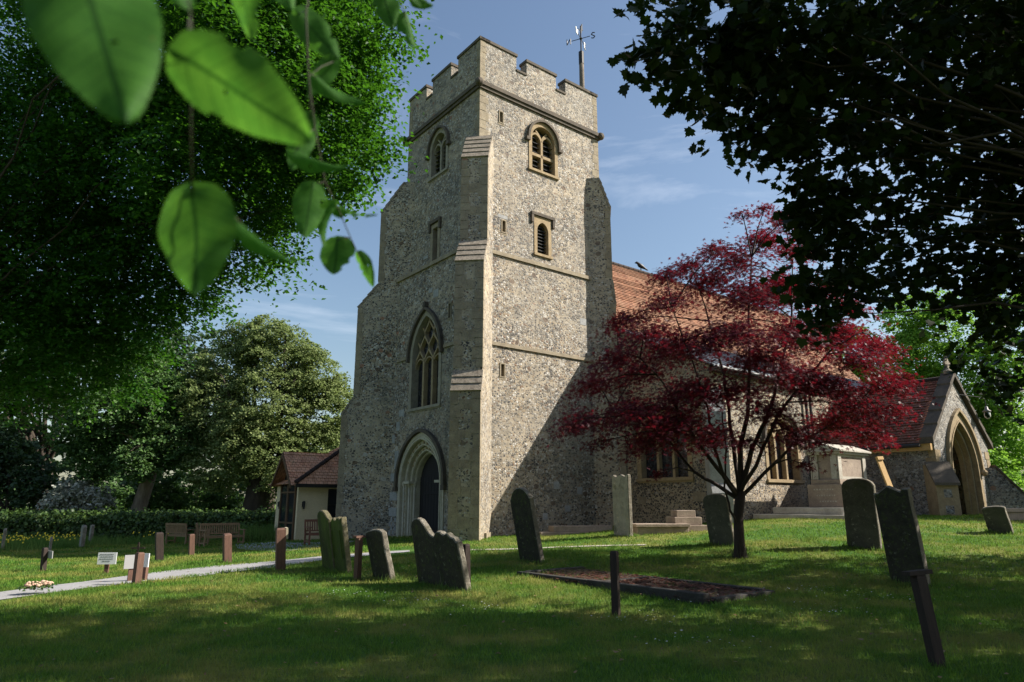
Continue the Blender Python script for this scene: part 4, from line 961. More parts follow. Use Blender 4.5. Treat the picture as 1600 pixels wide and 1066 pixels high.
# flowers left on the grass
x, y, z = ghit(57, 929); bq = empty('flower_bouquet', (x, y, z), 0, 'bunch of cream and pink flowers lying at the path edge', 'bouquet')
b = MB()
for _ in range(60):
    a, r = random.uniform(0, 6.3), random.random()**.5*.24; cx_, cy_, cz = r*cos(a), r*sin(a)*.8, .20-.45*r*r*1.4+random.uniform(-.02,.03)
    s = random.uniform(.016, .034); b.lathe([(.01,-s),(s,-s*.3),(s*1.05,s*.3),(s*.5,s*.7),(.005,s*.5)], (cx_, cy_, cz), 7)
o = b.build('blooms', M['petal'], bq); at_ = o.data.attributes.new('rnd', 'FLOAT', 'POINT'); at_.data.foreach_set('value', rng.uniform(0, 1, len(o.data.vertices)).astype(np.float32))
bq_n = 160; BA = rng.uniform(0, 6.3, bq_n); BR = rng.uniform(.05, .30, bq_n)
BOUQ = (bq, np.stack([BR*np.cos(BA), BR*np.sin(BA)*.8, .17-.5*BR*BR+rng.uniform(-.05, .03, bq_n)], -1))
# ledgers, steps, chest tomb
def block(name, boxes, mat, origin, rz, label, cat, bev=.012, part='slab'):
    e = empty(name, origin, rz, label, cat)
    for i, bx_ in enumerate(boxes): b = MB(); b.box(*bx_); b.build(part, M[mat], e, bevel=bev)
    return e
p = xy(1.7, -1.75); block('ledger_tomb', [(0,3.3,0,.95,-.3,.12),(.55,2.9,.15,.75,.121,.33)], 'tomb', (p[0], p[1], float(g(*p))+.02), TH+radians(-22), 'low two-tier ledger slab lying along the foot of the sunlit tower wall', 'tomb')
p = ghit(996, 837); block('ledger_tomb', [(0,1.75,0,.8,-.3,.26),(-.05,1.8,-.05,.85,.261,.36)], 'tomb', (p[0], p[1], p[2]), TH+radians(-30), 'low pale table slab beside the three-pointed headstone', 'tomb')
p = ghit(1052, 833); block('stone_steps', [(0,1.25,0,1.1,-.3,.24),(.14,1.1,.14,.95,.241,.50),(.28,.95,.28,.8,.501,.72)], 'tomb', (p[0], p[1], p[2]), TH+radians(-28), 'three-stepped square stone base of a lost cross by the aisle', 'stone base', part='step')
p = xy(9.2, -9.1); zt = float(g(*xy(10, -8.5)))
tomb = empty('chest_tomb', (p[0], p[1], 0), TH, 'large weathered chest tomb on two long steps with a leaning upper stage', 'chest tomb')
b = MB(); b.box(0, 5.0, -.3, 3.5, .2, 1.13); b.build('step', M['tomb_pale'], tomb, bevel=.02); b = MB(); b.box(.6, 4.6, .3, 3.0, 1.131, 1.38); b.build('step', M['tomb_pale'], tomb, bevel=.02)
b = MB(); b.box(1.5, 4.0, .65, 2.0, 1.381, 2.24); b.box(1.62, 3.9, .75, 1.9, 2.241, 2.42); b.build('base', M['tomb'], tomb, bevel=.018)
tl = radians(2.5)
def tm(x, y, z): return (x+(z-2.4)*sin(tl), y, z)
b = MB(); b.box(1.72, 3.8, .82, 1.84, 2.421, 3.36, tm); ub = b.build('chest', M['tomb'], tomb)
b = MB()
for x_ in (1.66, 3.60):
    b.box(x_, x_+.24, .77, .82, 2.43, 3.35, tm); b.box(x_, x_+.24, 1.84, 1.89, 2.43, 3.35, tm)
b.box(1.66,1.72,.84,1.08,2.43,3.35,tm); b.box(1.66,1.72,1.60,1.82,2.43,3.35,tm); b.box(1.9,3.6,.80,.82,2.43,2.53,tm); b.box(1.9,3.6,.80,.82,3.27,3.35,tm)
b.build('pilaster', M['tomb_pale'], ub)
b = MB(); b.box(1.55, 3.98, .68, 1.98, 3.362, 3.45, tm); b.box(1.48, 4.05, .60, 2.06, 3.452, 3.53, tm); b.prism([(.62,3.532),(1.33,3.80),(2.04,3.532)], lambda a, d, z: tm(d, a, z), 1.5, 4.03); b.build('lid', M['tomb_pale'], ub, bevel=.012)
k = MB()      # worn inscription on the base's west end
for r in range(3):
    y_ = 1.75-.1*r
    while y_ > .95: l = random.uniform(.03, .07); k.box(1.494, 1.502, y_-l, y_, 2.02-.22*r, 2.07-.22*r); y_ -= l+.05
k.build('lettering', M['tomb_pale'], tomb)
pp = np.array(at(1372, 714, 25.3)); qx = ghit(1384, 812); q0 = np.array((pp[0]+.35, pp[1]-.5, float(g(pp[0]+.35, pp[1]-.5))-.05))
e = empty('timber_prop', tuple(q0), TH, 'pale raking timber plank propping the leaning chest tomb', 'timber prop')
R_ = np.array(((cos(-TH), -sin(-TH), 0), (sin(-TH), cos(-TH), 0), (0, 0, 1))); d_ = R_@(pp-q0); ln = np.linalg.norm(d_); d_ /= ln; a_ = np.cross(d_, (0.3, 1, 0)); a_ /= np.linalg.norm(a_); c_ = np.cross(d_, a_)
b = MB(); b.obox(d_*ln/2, d_*ln/2, a_*.12, c_*.03); b.build('plank', M['plank'], e)
b = MB(); b.obox(d_*ln*.97+c_*.06, d_*.06, a_*.14, c_*.03); b.build('cleat', M['plank'], e)
p = ghit(1590, 822); block('low_stone_wall', [(0,4.5,0,.5,-.4,.55),(-.06,4.5,-.06,.56,.551,.68)], 'tomb', (p[0]+.6, p[1]+1.5, p[2]-.15), TH-radians(20), 'low stone kerb wall beyond the porch at the churchyard edge', 'wall')
# benches
def bench(px, py, L_, rz, mat, label):
    x, y, z = ghit(px, py); e = empty('garden_bench', (x, y, z), rz, label, 'bench', 'wooden garden benches'); w = M[mat]
    for sx in (-1, 1):
        X_ = sx*(L_/2-.04)
        b = MB(); b.box(X_-.03, X_+.03, -.25, -.19, -.05, .62); b.build('leg', w, e)
        b = MB(); b.prism([(.19,-.05),(.25,-.05),(.25,.42),(.33,.92),(.275,.92),(.19,.42)], lambda a, d, z_: (d, a, z_), X_-.03, X_+.03); b.build('leg', w, e)
        b = MB(); b.box(X_-.045, X_+.045, -.30, .26, .621, .655); b.build('armrest', w, e)
        b = MB(); b.box(X_-.02, X_+.02, -.19, .19, .10, .15); b.build('stretcher', w, e)
    b = MB()
    for i in range(6): b.box(-L_/2+.07, L_/2-.07, -.24+i*.073, -.24+i*.073+.058, .40, .425)
    b.box(-L_/2+.07, L_/2-.07, -.235, -.205, .33, .398); b.box(-L_/2+.07, L_/2-.07, .17, .20, .33, .398); b.build('seat', w, e)
    b = MB(); m = lambda s, d, z_: (s, .215+(z_-.42)*.16+d, z_)
    b.box(-L_/2+.07, L_/2-.07, 0, .045, .83, .92, m); b.box(-L_/2+.07, L_/2-.07, .005, .04, .47, .52, m); n_ = int(L_/.105)
    for i in range(n_): xx_ = -L_/2+.10+(L_-.2)*(i+.5)/n_; b.box(xx_-.025, xx_+.025, .012, .03, .52, .83, m)
    b.build('backrest', w, e)
    return e
bench(346, 853, 1.75, TH+radians(10), 'bench', 'long sunlit teak bench with a slatted back in front of the big willowy tree')
bench(316, 851, 1.5, radians(112), 'bench', 'slatted teak bench set at an angle to the long bench')
bench(281, 850, 1.5, radians(150), 'bench', 'teak bench farthest from the annex, turned to show its end')
bench(507, 850, 1.5, TH, 'bench_red', 'reddish bench against the cream annex wall below the window')
# crow on the ridge
rx_, ry_ = xy(13.6, 3.2); cr = empty('crow', (rx_, ry_, 14.40), radians(200), 'black bird perched on the ridge of the orange nave roof', 'bird')
b = MB(); b.tube([(-.42,0,.10),(-.30,0,.16),(-.18,0,.22),(-.05,0,.28),(.08,0,.34),(.15,0,.41),(.20,0,.46),(.27,0,.47),(.34,0,.45),(.40,0,.43)], [.035,.05,.08,.12,.125,.09,.07,.075,.04,.008], 9)
b.tube([(.0,.04,.2),(.02,.05,.02)], .015, 5); b.tube([(.0,-.04,.2),(.02,-.05,.02)], .015, 5); b.build('body', M['crow'], cr, True)

# ================================================================== FOLIAGE
TPL = {
 'simple': (np.array([(0,0,0),(.34,.42,.10),(0,1,0),(-.34,.42,.10)]), [(0,1,2),(0,2,3)]),
 'clump': (np.array([(0,0,0),(.5,.35,.12),(.28,.9,0),(-.1,1.0,.1),(-.5,.55,.05),(-.3,.15,-.1)]), [(0,1,2,3),(0,3,4,5)]),
}
def star(lobes, inner):
    vs = [(0,0,0)]; fs = []
    for a, l, w in lobes:
        a = radians(a); d = np.array((sin(a), cos(a), 0)); p = np.array((cos(a), -sin(a), 0)); k = len(vs)
        vs += [tuple(d*l*inner-p*w), tuple(d*l+np.array((0,0,-.12*l))), tuple(d*l*inner+p*w)]; fs.append((0,k,k+1,k+2))
    return np.array(vs, float), fs
TPL['maple'] = star([(0,1,.13),(42,.9,.12),(-42,.9,.12),(88,.66,.10),(-88,.66,.10)], .42)
sy = [(0,0),(.16,-.06),(.42,-.02),(.36,.14),(.62,.30),(.44,.40),(.46,.52),(.26,.52),(.22,.70),(.10,.72),(0,.98)]
sy = sy+[(-x, y) for x, y in sy[1:-1][::-1]]
TPL['sycamore'] = (np.array([(x, y, .10*abs(x)-.08*y*y) for x, y in sy]), [tuple(range(len(sy)))])
def leaves(name, mat, parent, pos, nrm, size, tpl, down=.5, dirs=None):
    T, Fc = TPL[tpl]; n = len(pos); k = len(T)
    nrm = nrm/(np.linalg.norm(nrm, axis=1)[:, None]+1e-9)
    t = rng.normal(0, 1, (n, 3)); t[:, 2] -= down
    if dirs is not None: t = t*.5+dirs
    t -= nrm*np.sum(t*nrm, 1)[:, None]; t /= np.linalg.norm(t, axis=1)[:, None]+1e-9
    b = np.cross(t, nrm); s = np.asarray(size).reshape(-1, 1, 1)
    V = pos[:, None, :]+s*(T[None,:,0:1]*b[:,None,:]+T[None,:,1:2]*t[:,None,:]+T[None,:,2:3]*nrm[:,None,:])
    loops = np.concatenate([np.array(f) for f in Fc]); cnt = [len(f) for f in Fc]
    LO = (np.arange(n)[:, None]*k+loops[None, :]).ravel(); CN = np.tile(cnt, n)
    return raw_mesh(name, mat, V.reshape(-1, 3), LO, CN, parent, np.repeat(rng.uniform(0, 1, n), k))
def blob_pts(blobs, n, shell=0.0):
    B = np.array([(*b[0], *(b[1] if hasattr(b[1], '__len__') else (b[1],)*3)) for b in blobs], float)
    wts = np.prod(B[:, 3:], axis=1)**(2/3)*np.array([(b[2] if len(b) > 2 else 1.0) for b in blobs]); k = rng.choice(len(B), n, p=wts/wts.sum())
    d = rng.normal(0, 1, (n, 3)); d /= np.linalg.norm(d, axis=1)[:, None]
    r = rng.uniform(0, 1, n)**(1/3); r = shell+(1-shell)*r
    return B[k, :3]+d*r[:, None]*B[k, 3:], d
def sprays(blobs, nclump, per, cr, flat, jit=.6, shell=.3, droop=0.0):
    c, d = blob_pts(blobs, nclump, shell); k = np.repeat(np.arange(nclump), per); n = len(k)
    tilt = rng.normal(0, .25, (nclump, 3)); tilt[:, 2] = 1; tilt[:, :2] += d[:, :2]*.45; tilt /= np.linalg.norm(tilt, axis=1)[:, None]
    o = rng.normal(0, 1, (n, 3)); o /= np.linalg.norm(o, axis=1)[:, None]; o *= (rng.uniform(0, 1, n)**.6)[:, None]*cr*rng.uniform(.6, 1.3, nclump)[k][:, None]
    al = np.sum(o*tilt[k], 1)[:, None]; o -= tilt[k]*al*(1-flat)
    o[:, 2] -= droop*np.sum(o[:, :2]**2, 1)/cr
    nr = tilt[k]+rng.normal(0, jit, (n, 3))
    return c[k]+o, nr, c, d[k]
def limbs(mb, base, fork, targets, r0, r1, rng_lift=.12, n=10, sag=0):
    """trunk base->fork, then curved limbs to targets with side twigs"""
    base, fork = np.array(base, float), np.array(fork, float)
    mid = (base+fork)/2+np.array((random.uniform(-.04,.04), random.uniform(-.04,.04), 0))*np.linalg.norm(fork-base)
    mb.tube([base-np.array((0,0,.3)), base+np.array((0,0,.05)), base+(mid-base)*.35, mid, fork], [r0*1.5, r0*1.3, r0*1.02, r0*.95, r0*.86], 10)
    for t in targets:
        t = np.array(t, float); L_ = np.linalg.norm(t-fork); ctrl = fork+(t-fork)*.45+np.array((0,0,L_*rng_lift))+np.array([random.uniform(-.1,.1)*L_ for _ in range(3)])
        pts = []; st_ = fork-(fork-base)*random.uniform(0, .25)
        for s in np.linspace(0, 1, n): pts.append((1-s)**2*st_+2*s*(1-s)*ctrl+s*s*t+np.array([random.gauss(0, .013)*L_ for _ in range(3)])*(0 < s < 1))
        mb.tube(pts, [r1*(1-s)**.8+r1*.12 for s in np.linspace(0, 1, n)], 6)
def tree(name, base, fork, blobs, ncl, per, cr, flat, size, mat, tpl, bark, label, cat, group=None, r0=.3, r1=.12, nl=14, jit=.6, shell=.3, droop=0, down=.5, lift=.12):
    b3 = (base[0], base[1], float(g(base[0], base[1])))
    e = empty(name, b3, 0, label, cat, group); O = np.array(b3)
    bl = [(np.array(b[0])-O, *b[1:]) for b in blobs]
    p, nr, c, d = sprays(bl, ncl, per, cr, flat, jit, shell, droop)
    mb = MB(); tg = [c[i] for i in rng.choice(len(c), min(nl, len(c)), replace=False)]
    limbs(mb, (0,0,0), np.array(fork)-O, tg, r0, r1, lift)
    mb.build('trunk', M[bark], e, True)
    leaves('crown', L[mat], e, p, nr, size*rng.uniform(.65, 1.25, len(p)), tpl, down)
    return e, c
def blobs_at(lst): return [(at(a, b, Y), r) + tuple(w) for a, b, Y, r, *w in lst]
lf_ = leaves('foliage', L['mid'], BOUQ[0], BOUQ[1], rng.normal(0, .5, BOUQ[1].shape)+np.array((0,0,1)), .07*rng.uniform(.6, 1.3, len(BOUQ[1])), 'simple', .2)
# --- overhanging sycamore on the right (its trunk stands outside the picture)
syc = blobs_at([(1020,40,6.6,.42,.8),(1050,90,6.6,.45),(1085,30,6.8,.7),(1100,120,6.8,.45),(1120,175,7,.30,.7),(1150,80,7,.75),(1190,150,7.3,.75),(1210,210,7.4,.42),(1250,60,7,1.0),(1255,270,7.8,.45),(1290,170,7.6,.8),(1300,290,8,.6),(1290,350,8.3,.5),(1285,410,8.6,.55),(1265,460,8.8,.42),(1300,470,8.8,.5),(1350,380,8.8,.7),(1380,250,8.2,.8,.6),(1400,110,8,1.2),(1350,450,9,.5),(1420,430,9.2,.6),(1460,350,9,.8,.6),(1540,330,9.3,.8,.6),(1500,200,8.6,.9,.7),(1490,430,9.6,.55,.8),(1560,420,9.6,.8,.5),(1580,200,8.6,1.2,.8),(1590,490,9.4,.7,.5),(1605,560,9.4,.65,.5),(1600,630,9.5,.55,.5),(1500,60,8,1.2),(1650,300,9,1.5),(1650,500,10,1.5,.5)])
shade_bulk = [((7.5,7.5,10.0),(3.6,3.4,2.2),1.6),((11,8.5,11),(5,4.4,2.6),1.4),((14.2,12.5,6.2),(3.3,2.6,2.2),1.4),((18,8,6.0),(4,4.5,3.6),2.0),((19,5,6),(4,3,3.5),1.2),((10.6,6.0,5.9),(2.2,2,1.6),1.6),((14.5,5.5,8),(3,2.5,2.5),1.4),((11.5,5.0,9),(4,3.0,3.2),1.2),((13,8.5,6.0),(3.5,4,2.0),1.2),((17.2,13.8,6.4),(4.2,3.4,3.4),2.4),
 ((3.5,-2.5,9.2),(5,4,1.8),1.1),((9.5,-3.4,8.8),(4.5,3.0,3),1.1),((8,7.2,12.2),(3.5,3.0,1.7),1.1),((-3.5,-3.5,9.6),(5.5,3.4,1.6),1.2),((4,2.8,11),(3.6,2.6,1.5),1.0),((8,-6,7),(5,2.5,3),1.0)]  # unseen foliage added beside, above and behind the camera to shade the lawn
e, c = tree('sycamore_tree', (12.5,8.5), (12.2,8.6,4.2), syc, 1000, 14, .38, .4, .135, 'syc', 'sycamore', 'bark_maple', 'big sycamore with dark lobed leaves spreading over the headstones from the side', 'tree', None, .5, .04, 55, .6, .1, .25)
p_, n_, c_, d_ = sprays([(np.array(b[0])-np.array(e.location), *b[1:]) for b in shade_bulk], 6200, 13, .62, .4, .6, .15)
leaves('crown', L['syc'], e, p_, n_, .16*rng.uniform(.65, 1.25, len(p_)), 'sycamore', .5)  # leaf mesh of the added out-of-view shading masses
# --- beech-like tree on the left, fine leaved
lt_ = blobs_at([(px, py, 9.7+max(0, 620-px)/620*2.4, np.array((1, 2.1 if px > 330 and r > .7 else 1.1, 1))*r*(9.7+max(0, 620-px)/620*2.4)/9.6, *w) for px, py, _, r, *w in [(590,35,10,.5),(622,70,10,.24,.8),(640,20,10,.2,.8),(612,140,10,.24,.8),(618,228,10,.2,.7),(598,262,10,.17,.7),(560,288,10,.17,.7),(455,402,9.5,.2,.7),(335,468,9.3,.2,.7),(470,440,9.5,.12,.6),(225,612,9.2,.2,.7),(548,115,10,.66),(580,190,10,.38),(505,60,10,1.0),(505,200,9.8,.9),(590,245,10,.28,.5),(540,265,9.8,.42),(450,150,9.6,1.4),(420,275,9.6,.75),(470,340,9.5,.32,.7),(385,345,9.5,.5),(415,400,9.4,.25,.6),(340,320,9.3,1.05),(300,390,9.3,.45),(265,455,9.2,.38),(240,410,9.2,1.0),(240,530,9.2,.33),(170,480,9,.9),(190,575,9.2,.28),(120,560,9,.75),(60,600,9,.55),(100,420,9,1.4),(250,250,9.2,1.5),(120,250,9,1.6),(350,120,9.4,1.6),(200,80,9,1.6),(30,380,9,1.3),(20,150,9,1.6),(0,510,9,1.0),(-60,620,9,.6)]])
lt_ += [((-8.5,11.4,6.4),(2.8,2.0,2.6),1.0),((-5.8,11,10.6),(3.0,3.0,1.9),1.5),((-4.0,10.3,11.0),(1.7,2.4,1.2),1.6),((-11,11,7),(3,3,3.6),.5)]  # upper masses out of view, added to shade the lower left foliage
tree('beech_tree', (-10.5,10.5), (-10,10.4,3.6), lt_, 9500, 30, .44, .3, .085, 'lime', 'simple', 'bark', 'large dense tree with fine drooping foliage hanging over the near lawn', 'tree', None, .5, .022, 34, .42, .25, .45, 1.0)
# --- red Japanese maple
mx, my, mz = ghit(1157, 872)
O = np.array((mx, my, mz)); mapl = empty('red_maple_tree', tuple(O), 0, 'spreading crimson Japanese maple with a forked trunk in front of the aisle', 'tree')
def mp(px, py, dy=0): return at(px, py, my+dy)-O
pads = []      # layered leaf pads (px, py, depth offset, radius)
for px, py, r in [(905,655,.55),(930,600,.6),(960,560,.6),(985,640,.75),(1010,690,.55),(940,690,.35),(975,500,.55),(1010,520,.7),(1040,470,.6),(1040,430,.45),(1075,415,.5),(1110,440,.65),(1060,540,.8),(1080,610,.8),(1050,660,.8),(1110,680,.65),(1120,390,.45),(1150,410,.6),(1160,335,.30),(1195,325,.30),(1225,345,.42),(1190,375,.55),(1240,390,.55),(1175,460,.75),(1140,520,.8),(1220,450,.75),(1245,520,.8),(1190,560,.75),(1250,590,.75),(1300,520,.8),(1290,450,.5),(1340,560,.7),(1370,540,.5),(1385,600,.55),(1400,640,.4),(1340,640,.7),(1300,660,.65),(1250,680,.6),(1255,725,.28),(1290,600,.7),(1360,680,.45),(1200,640,.6),(1150,610,.6),(1165,690,.4),(1000,580,.6),(1030,740,.2),(900,670,.3),(1410,590,.35),(1330,480,.45)]:
    for k in range(3 if r > .7 else 2 if r > .4 else 1): pads.append((mp(px, py, random.uniform(-2.2, 2.0)*(1 if r > .4 else .5)), r))
P_, N_, S_, D_ = [], [], [], []
cen = mp(1160, 600)
for c, r in pads:
    n = int(490*r*r/.4)+45; rad = (c-cen)*np.array((1,1,.35)); rad /= np.linalg.norm(rad)+1e-6
    up = np.array((rad[0]*.45, rad[1]*.45, 1.0)); up /= np.linalg.norm(up)
    o = rng.normal(0, .60, (n, 3))*r*np.array((1,1,.6)); o -= up*np.sum(o*up, 1)[:, None]*.35
    o[:, 2] -= .20*np.sum(o[:, :2]**2, 1)/r
    P_.append(c+o); N_.append(up+rng.normal(0, .42, (n, 3))); D_.append(np.tile(np.array((rad[0], rad[1], -.55)), (n, 1)))
P_, N_, D_ = map(np.concatenate, (P_, N_, D_))
leaves('crown', L['maple'], mapl, P_, N_, .085*rng.uniform(.7, 1.25, len(P_)), 'maple', .8, D_)
mb = MB(); fk = mp(1157, 768)
mb.tube([(0,0,-.2),(0,0,.02),(.0,0,.35),(0.02,0,1.0), tuple(fk)], [.24,.17,.13,.118,.13], 12)
def limb(pts, r0, r1, dys):
    P = [mp(px, py, dy) for (px, py), dy in zip(pts, dys)]; P = [p+np.array([random.gauss(0,.02) for _ in range(3)]) for p in P]
    Q = []
    for i in range(len(P)-1):
        for s in (0, .33, .67): Q.append(P[i]*(1-s)+P[i+1]*s+np.array([random.gauss(0,.012) for _ in range(3)]))
    Q.append(P[-1]); mb.tube(Q, list(np.linspace(r0, r1, len(Q))), 8); return Q
LB = [([(1155,775),(1120,730),(1095,700),(1070,660),(1040,600),(1000,560)], .085,.02,(0,-.2,-.4,-.7,-1,-1.2)),
 ([(1155,778),(1110,755),(1085,735),(1050,690),(1010,665),(960,640)], .075,.018,(0,.2,.4,.8,1,1.3)),
 ([(1155,775),(1158,700),(1165,650),(1172,580),(1170,500),(1175,400)], .11,.022,(0,0,.1,.3,.5,.6)),
 ([(1157,770),(1175,700),(1195,660),(1215,600),(1235,500),(1240,410)], .10,.02,(0,-.2,-.4,-.6,-.6,-.4)),
 ([(1158,775),(1195,740),(1240,700),(1290,670),(1340,630),(1380,600)], .07,.015,(0,.1,.2,.3,.5,.7)),
 ([(1155,770),(1145,700),(1140,640),(1125,560),(1110,500),(1085,430)], .085,.018,(0,.4,.7,1,1.3,1.5)),
 ([(1157,772),(1180,730),(1215,650),(1260,590),(1310,540),(1350,520)], .075,.015,(0,-.5,-.9,-1.2,-1.5,-1.7)),
 ([(1160,830),(1140,800),(1133,760),(1134,700),(1125,640),(1095,610)], .045,.015,(0,-.2,-.3,-.4,-.5,-.7)),
 ([(1155,775),(1130,745),(1113,700),(1105,640),(1080,560),(1050,480)], .07,.015,(0,-.4,-.8,-1.1,-1.4,-1.5))]
Q_all = []
for a in LB: Q_all += limb(a[0], a[1]*.72, a[2]*.8, a[3])[4:]
QA = np.array(Q_all)
for c, r in pads:      # twigs from the nearest limb point out to every leaf pad
    i = np.argmin(np.linalg.norm((QA-c)*np.array((1,1,1.3)), axis=1)+np.where(QA[:,2] > c[2]+.3, 1.5, 0)); a = QA[i]; m_ = a*.5+c*.5+np.array((0,0,.12))
    mb.tube([a, a*.7+m_*.3, m_, m_*.4+c*.6, c], [.026,.022,.017,.012,.006], 5)
    for _ in range(5):
        q = c+np.array((random.uniform(-1,1), random.uniform(-1,1), random.uniform(-.3,.15)))*r*.8; mb.tube([m_*.3+c*.7, (c+q)/2+np.array((0,0,.04)), q], [.009,.007,.003], 4)
mb.build('trunk', M['bark_maple'], mapl, True)
b = MB()
for _ in range(60):
    a = random.uniform(0, 6.3); r = random.uniform(.1, .3); b.tube([(r*.6*cos(a), r*.6*sin(a), -.02), (r*cos(a), r*sin(a), random.uniform(.12,.35))], [.006,.002], 4)
b.build('basal_shoots', M['twig'], mapl)
# --- trees beyond the churchyard
tg_ = 'trees beyond the churchyard hedge'
tree('willowy_tree', (-14.3,39), (-14.0,39,3.2), blobs_at([(415,530,40,1.5),(430,560,40,2.4),(350,580,40,2.0),(385,535,40,1.5),(485,590,40,2.0),(330,640,39,2.2),(420,640,39,2.6),(500,640,40,1.9),(525,620,40.5,1.0),(505,715,39.5,1.7),(430,720,38.5,1.8),(345,715,38.5,1.9),(285,670,38.5,1.6),(310,600,39,1.2),(455,775,38.5,1.0),(470,560,40,1.3),(385,680,38,1.8),(530,680,40,1.1)]), 2600, 46, .50, .3, .115, 'willow', 'clump', 'bark', 'broad domed grey-green tree with drooping sprays behind the benches', 'tree', tg_, .75, .13, 36, .55, .35, .55, 1.0, .2)
tree('leaning_tree', (-20.5,38), (-19.4,38,5.2), blobs_at([(230,640,38,1.8),(170,650,37.5,1.8),(275,690,38,1.5),(150,710,38,1.4),(210,585,39,2),(120,680,37.5,1.2),(220,715,37,1.2),(270,620,38.5,1.4)]), 1300, 38, .5, .3, .13, 'mid', 'clump', 'bark_pale', 'dark shaggy tree with a pale trunk leaning over the hedge', 'tree', tg_, .38, .12, 20, .55, .3, .45)
tree('dark_tree', (-29,43), (-29,43,4), blobs_at([(60,640,42,3.2),(0,590,42,4.2),(100,570,44,3.5),(-60,660,42,4),(130,500,46,3.5),(20,500,45,4),(60,740,40,1.8)]), 500, 34, .9, .4, .26, 'dark', 'clump', 'bark', 'tall dark green tree filling the gap at the end of the hedge', 'tree', tg_, .5, .15, 20)
tree('dark_tree', (-18,52), (-18,52,5), blobs_at([(250,560,52,3.6),(180,600,52,3.6),(320,640,52,3.5),(300,560,53,3),(240,680,52,3),(400,700,52,3.5),(480,720,52,3)]), 420, 34, .95, .4, .28, 'dark', 'clump', 'bark', 'dark tree standing farther back between the leaning and the domed tree', 'tree', tg_, .5, .15, 20)
tree('yew_bush', (-27.5,38.5), (-27.5,38.5,.8), blobs_at([(20,735,38.5,1.7),(-30,720,38.5,1.9),(55,765,38,1.2),(0,690,39,1.3)]), 240, 34, .5, .4, .18, 'dark', 'clump', 'bark', 'dark low evergreen bush above the far end of the hedge', 'bush', tg_, .2, .07, 10)
tree('silver_bush', (-23.2,37.5), (-23.2,37.5,.6), blobs_at([(120,778,37.5,1.15),(95,785,37.3,.9),(148,782,37.3,.85),(118,765,37.8,.8)]), 150, 34, .42, .4, .14, 'silver', 'clump', 'bark', 'silvery white leaved bush rising above the hedge', 'bush', tg_, .1, .05, 14)
for px, py, Y_, r, lab in ((245,772,41,1.15,'bright green shrub just behind the leaning pale trunk'),(295,765,42,1.4,'bright green shrub between the leaning trunk and the domed tree'),(345,785,41,.9,'small bright shrub left of the domed tree trunk, low behind the hedge'),(165,775,43,1.2,'green shrub between the silvery bush and the leaning trunk')):
    c = at(px, py, Y_); tree('shrub', (c[0], c[1]), (c[0], c[1], .5), [(c, r), (c+np.array((r*.8,0,-.3)), r*.7), (c+np.array((-r*.8,.2,-.25)), r*.75)], 70, 34, .45, .5, .17, 'mid', 'clump', 'bark', lab, 'bush', 'bushes behind the hedge', .08, .04, 8)
tree('field_tree', (33,50), (33,50,4), blobs_at([(1470,530,48,2.8),(1430,565,48,2.3),(1540,610,47,3.2),(1560,690,46,2.4),(1500,650,47,2.8),(1340,550,50,2.0),(1580,765,44,1.2),(1420,500,49,2.0),(1600,520,48,3.4),(1390,600,48,2),(1480,720,46,2),(1540,740,44,1.6),(1465,480,48,1.2),(1330,600,50,2)]), 2000, 40, .65, .4, .165, 'bright', 'clump', 'bark', 'bright sunlit green tree rising behind the porch roof', 'tree', None, .5, .15, 24)
tree('yew_tree', (28,25.5), (28,25.5,2), [((28,25.5,6),(3.6,3.3,4.2),2),((27,24.5,3.5),(3,3,2.5)),((29,26,9.5),(2.5,2.5,3))], 420, 30, .7, .45, .25, 'dark', 'clump', 'bark', 'dark churchyard yew shading the porch front', 'tree', None, .4, .12, 14)
# hedge and far woodland
hx = rng.uniform(-46, -8.5, 3200); hs = rng.uniform(0, 1, 3200); hy = 36+np.where(hs < .6, -.62, rng.uniform(-.6, .6, 3200)); hz = np.where(hs < .6, rng.uniform(-.3, .95, 3200), .95)+rng.normal(0, .05, 3200)
hd = empty('hedge', (-27, 36, -.3), 0, 'long clipped green hedge along the far edge of the lawn', 'hedge')
k = np.repeat(np.arange(3200), 12); pos = np.stack([hx, hy, hz], -1)[k]+rng.normal(0, .11, (len(k), 3))-np.array((-27,36,-.3))
nr = np.where((hs < .6)[k][:, None], np.array((0,-.8,.5)), np.array((0,-.2,1)))+rng.normal(0, .55, (len(k), 3))
leaves('foliage', L['hedge'], hd, pos, nr, .13*rng.uniform(.6, 1.3, len(k)), 'clump', .3)
b = MB(); b.box(-18.8, 18.4, -.45, .5, 0, 1.1); b.build('twig_core', M['bark'], hd)
wd_b = [((-120+i*3.4, random.uniform(70, 86), random.uniform(1, 4)), (random.uniform(4, 6.5), 4, random.uniform(6, 9.5))) for i in range(66)]
p_, n_, c_, d_ = sprays(wd_b, 4600, 26, 1.3, .5, .6, .5)
wd = leaves('distant_woodland', L['dark'], None, p_, n_, .50*rng.uniform(.6, 1.3, len(p_)), 'clump', .4); tag(wd, 'mass of distant dark green woodland behind the churchyard', kind='stuff')
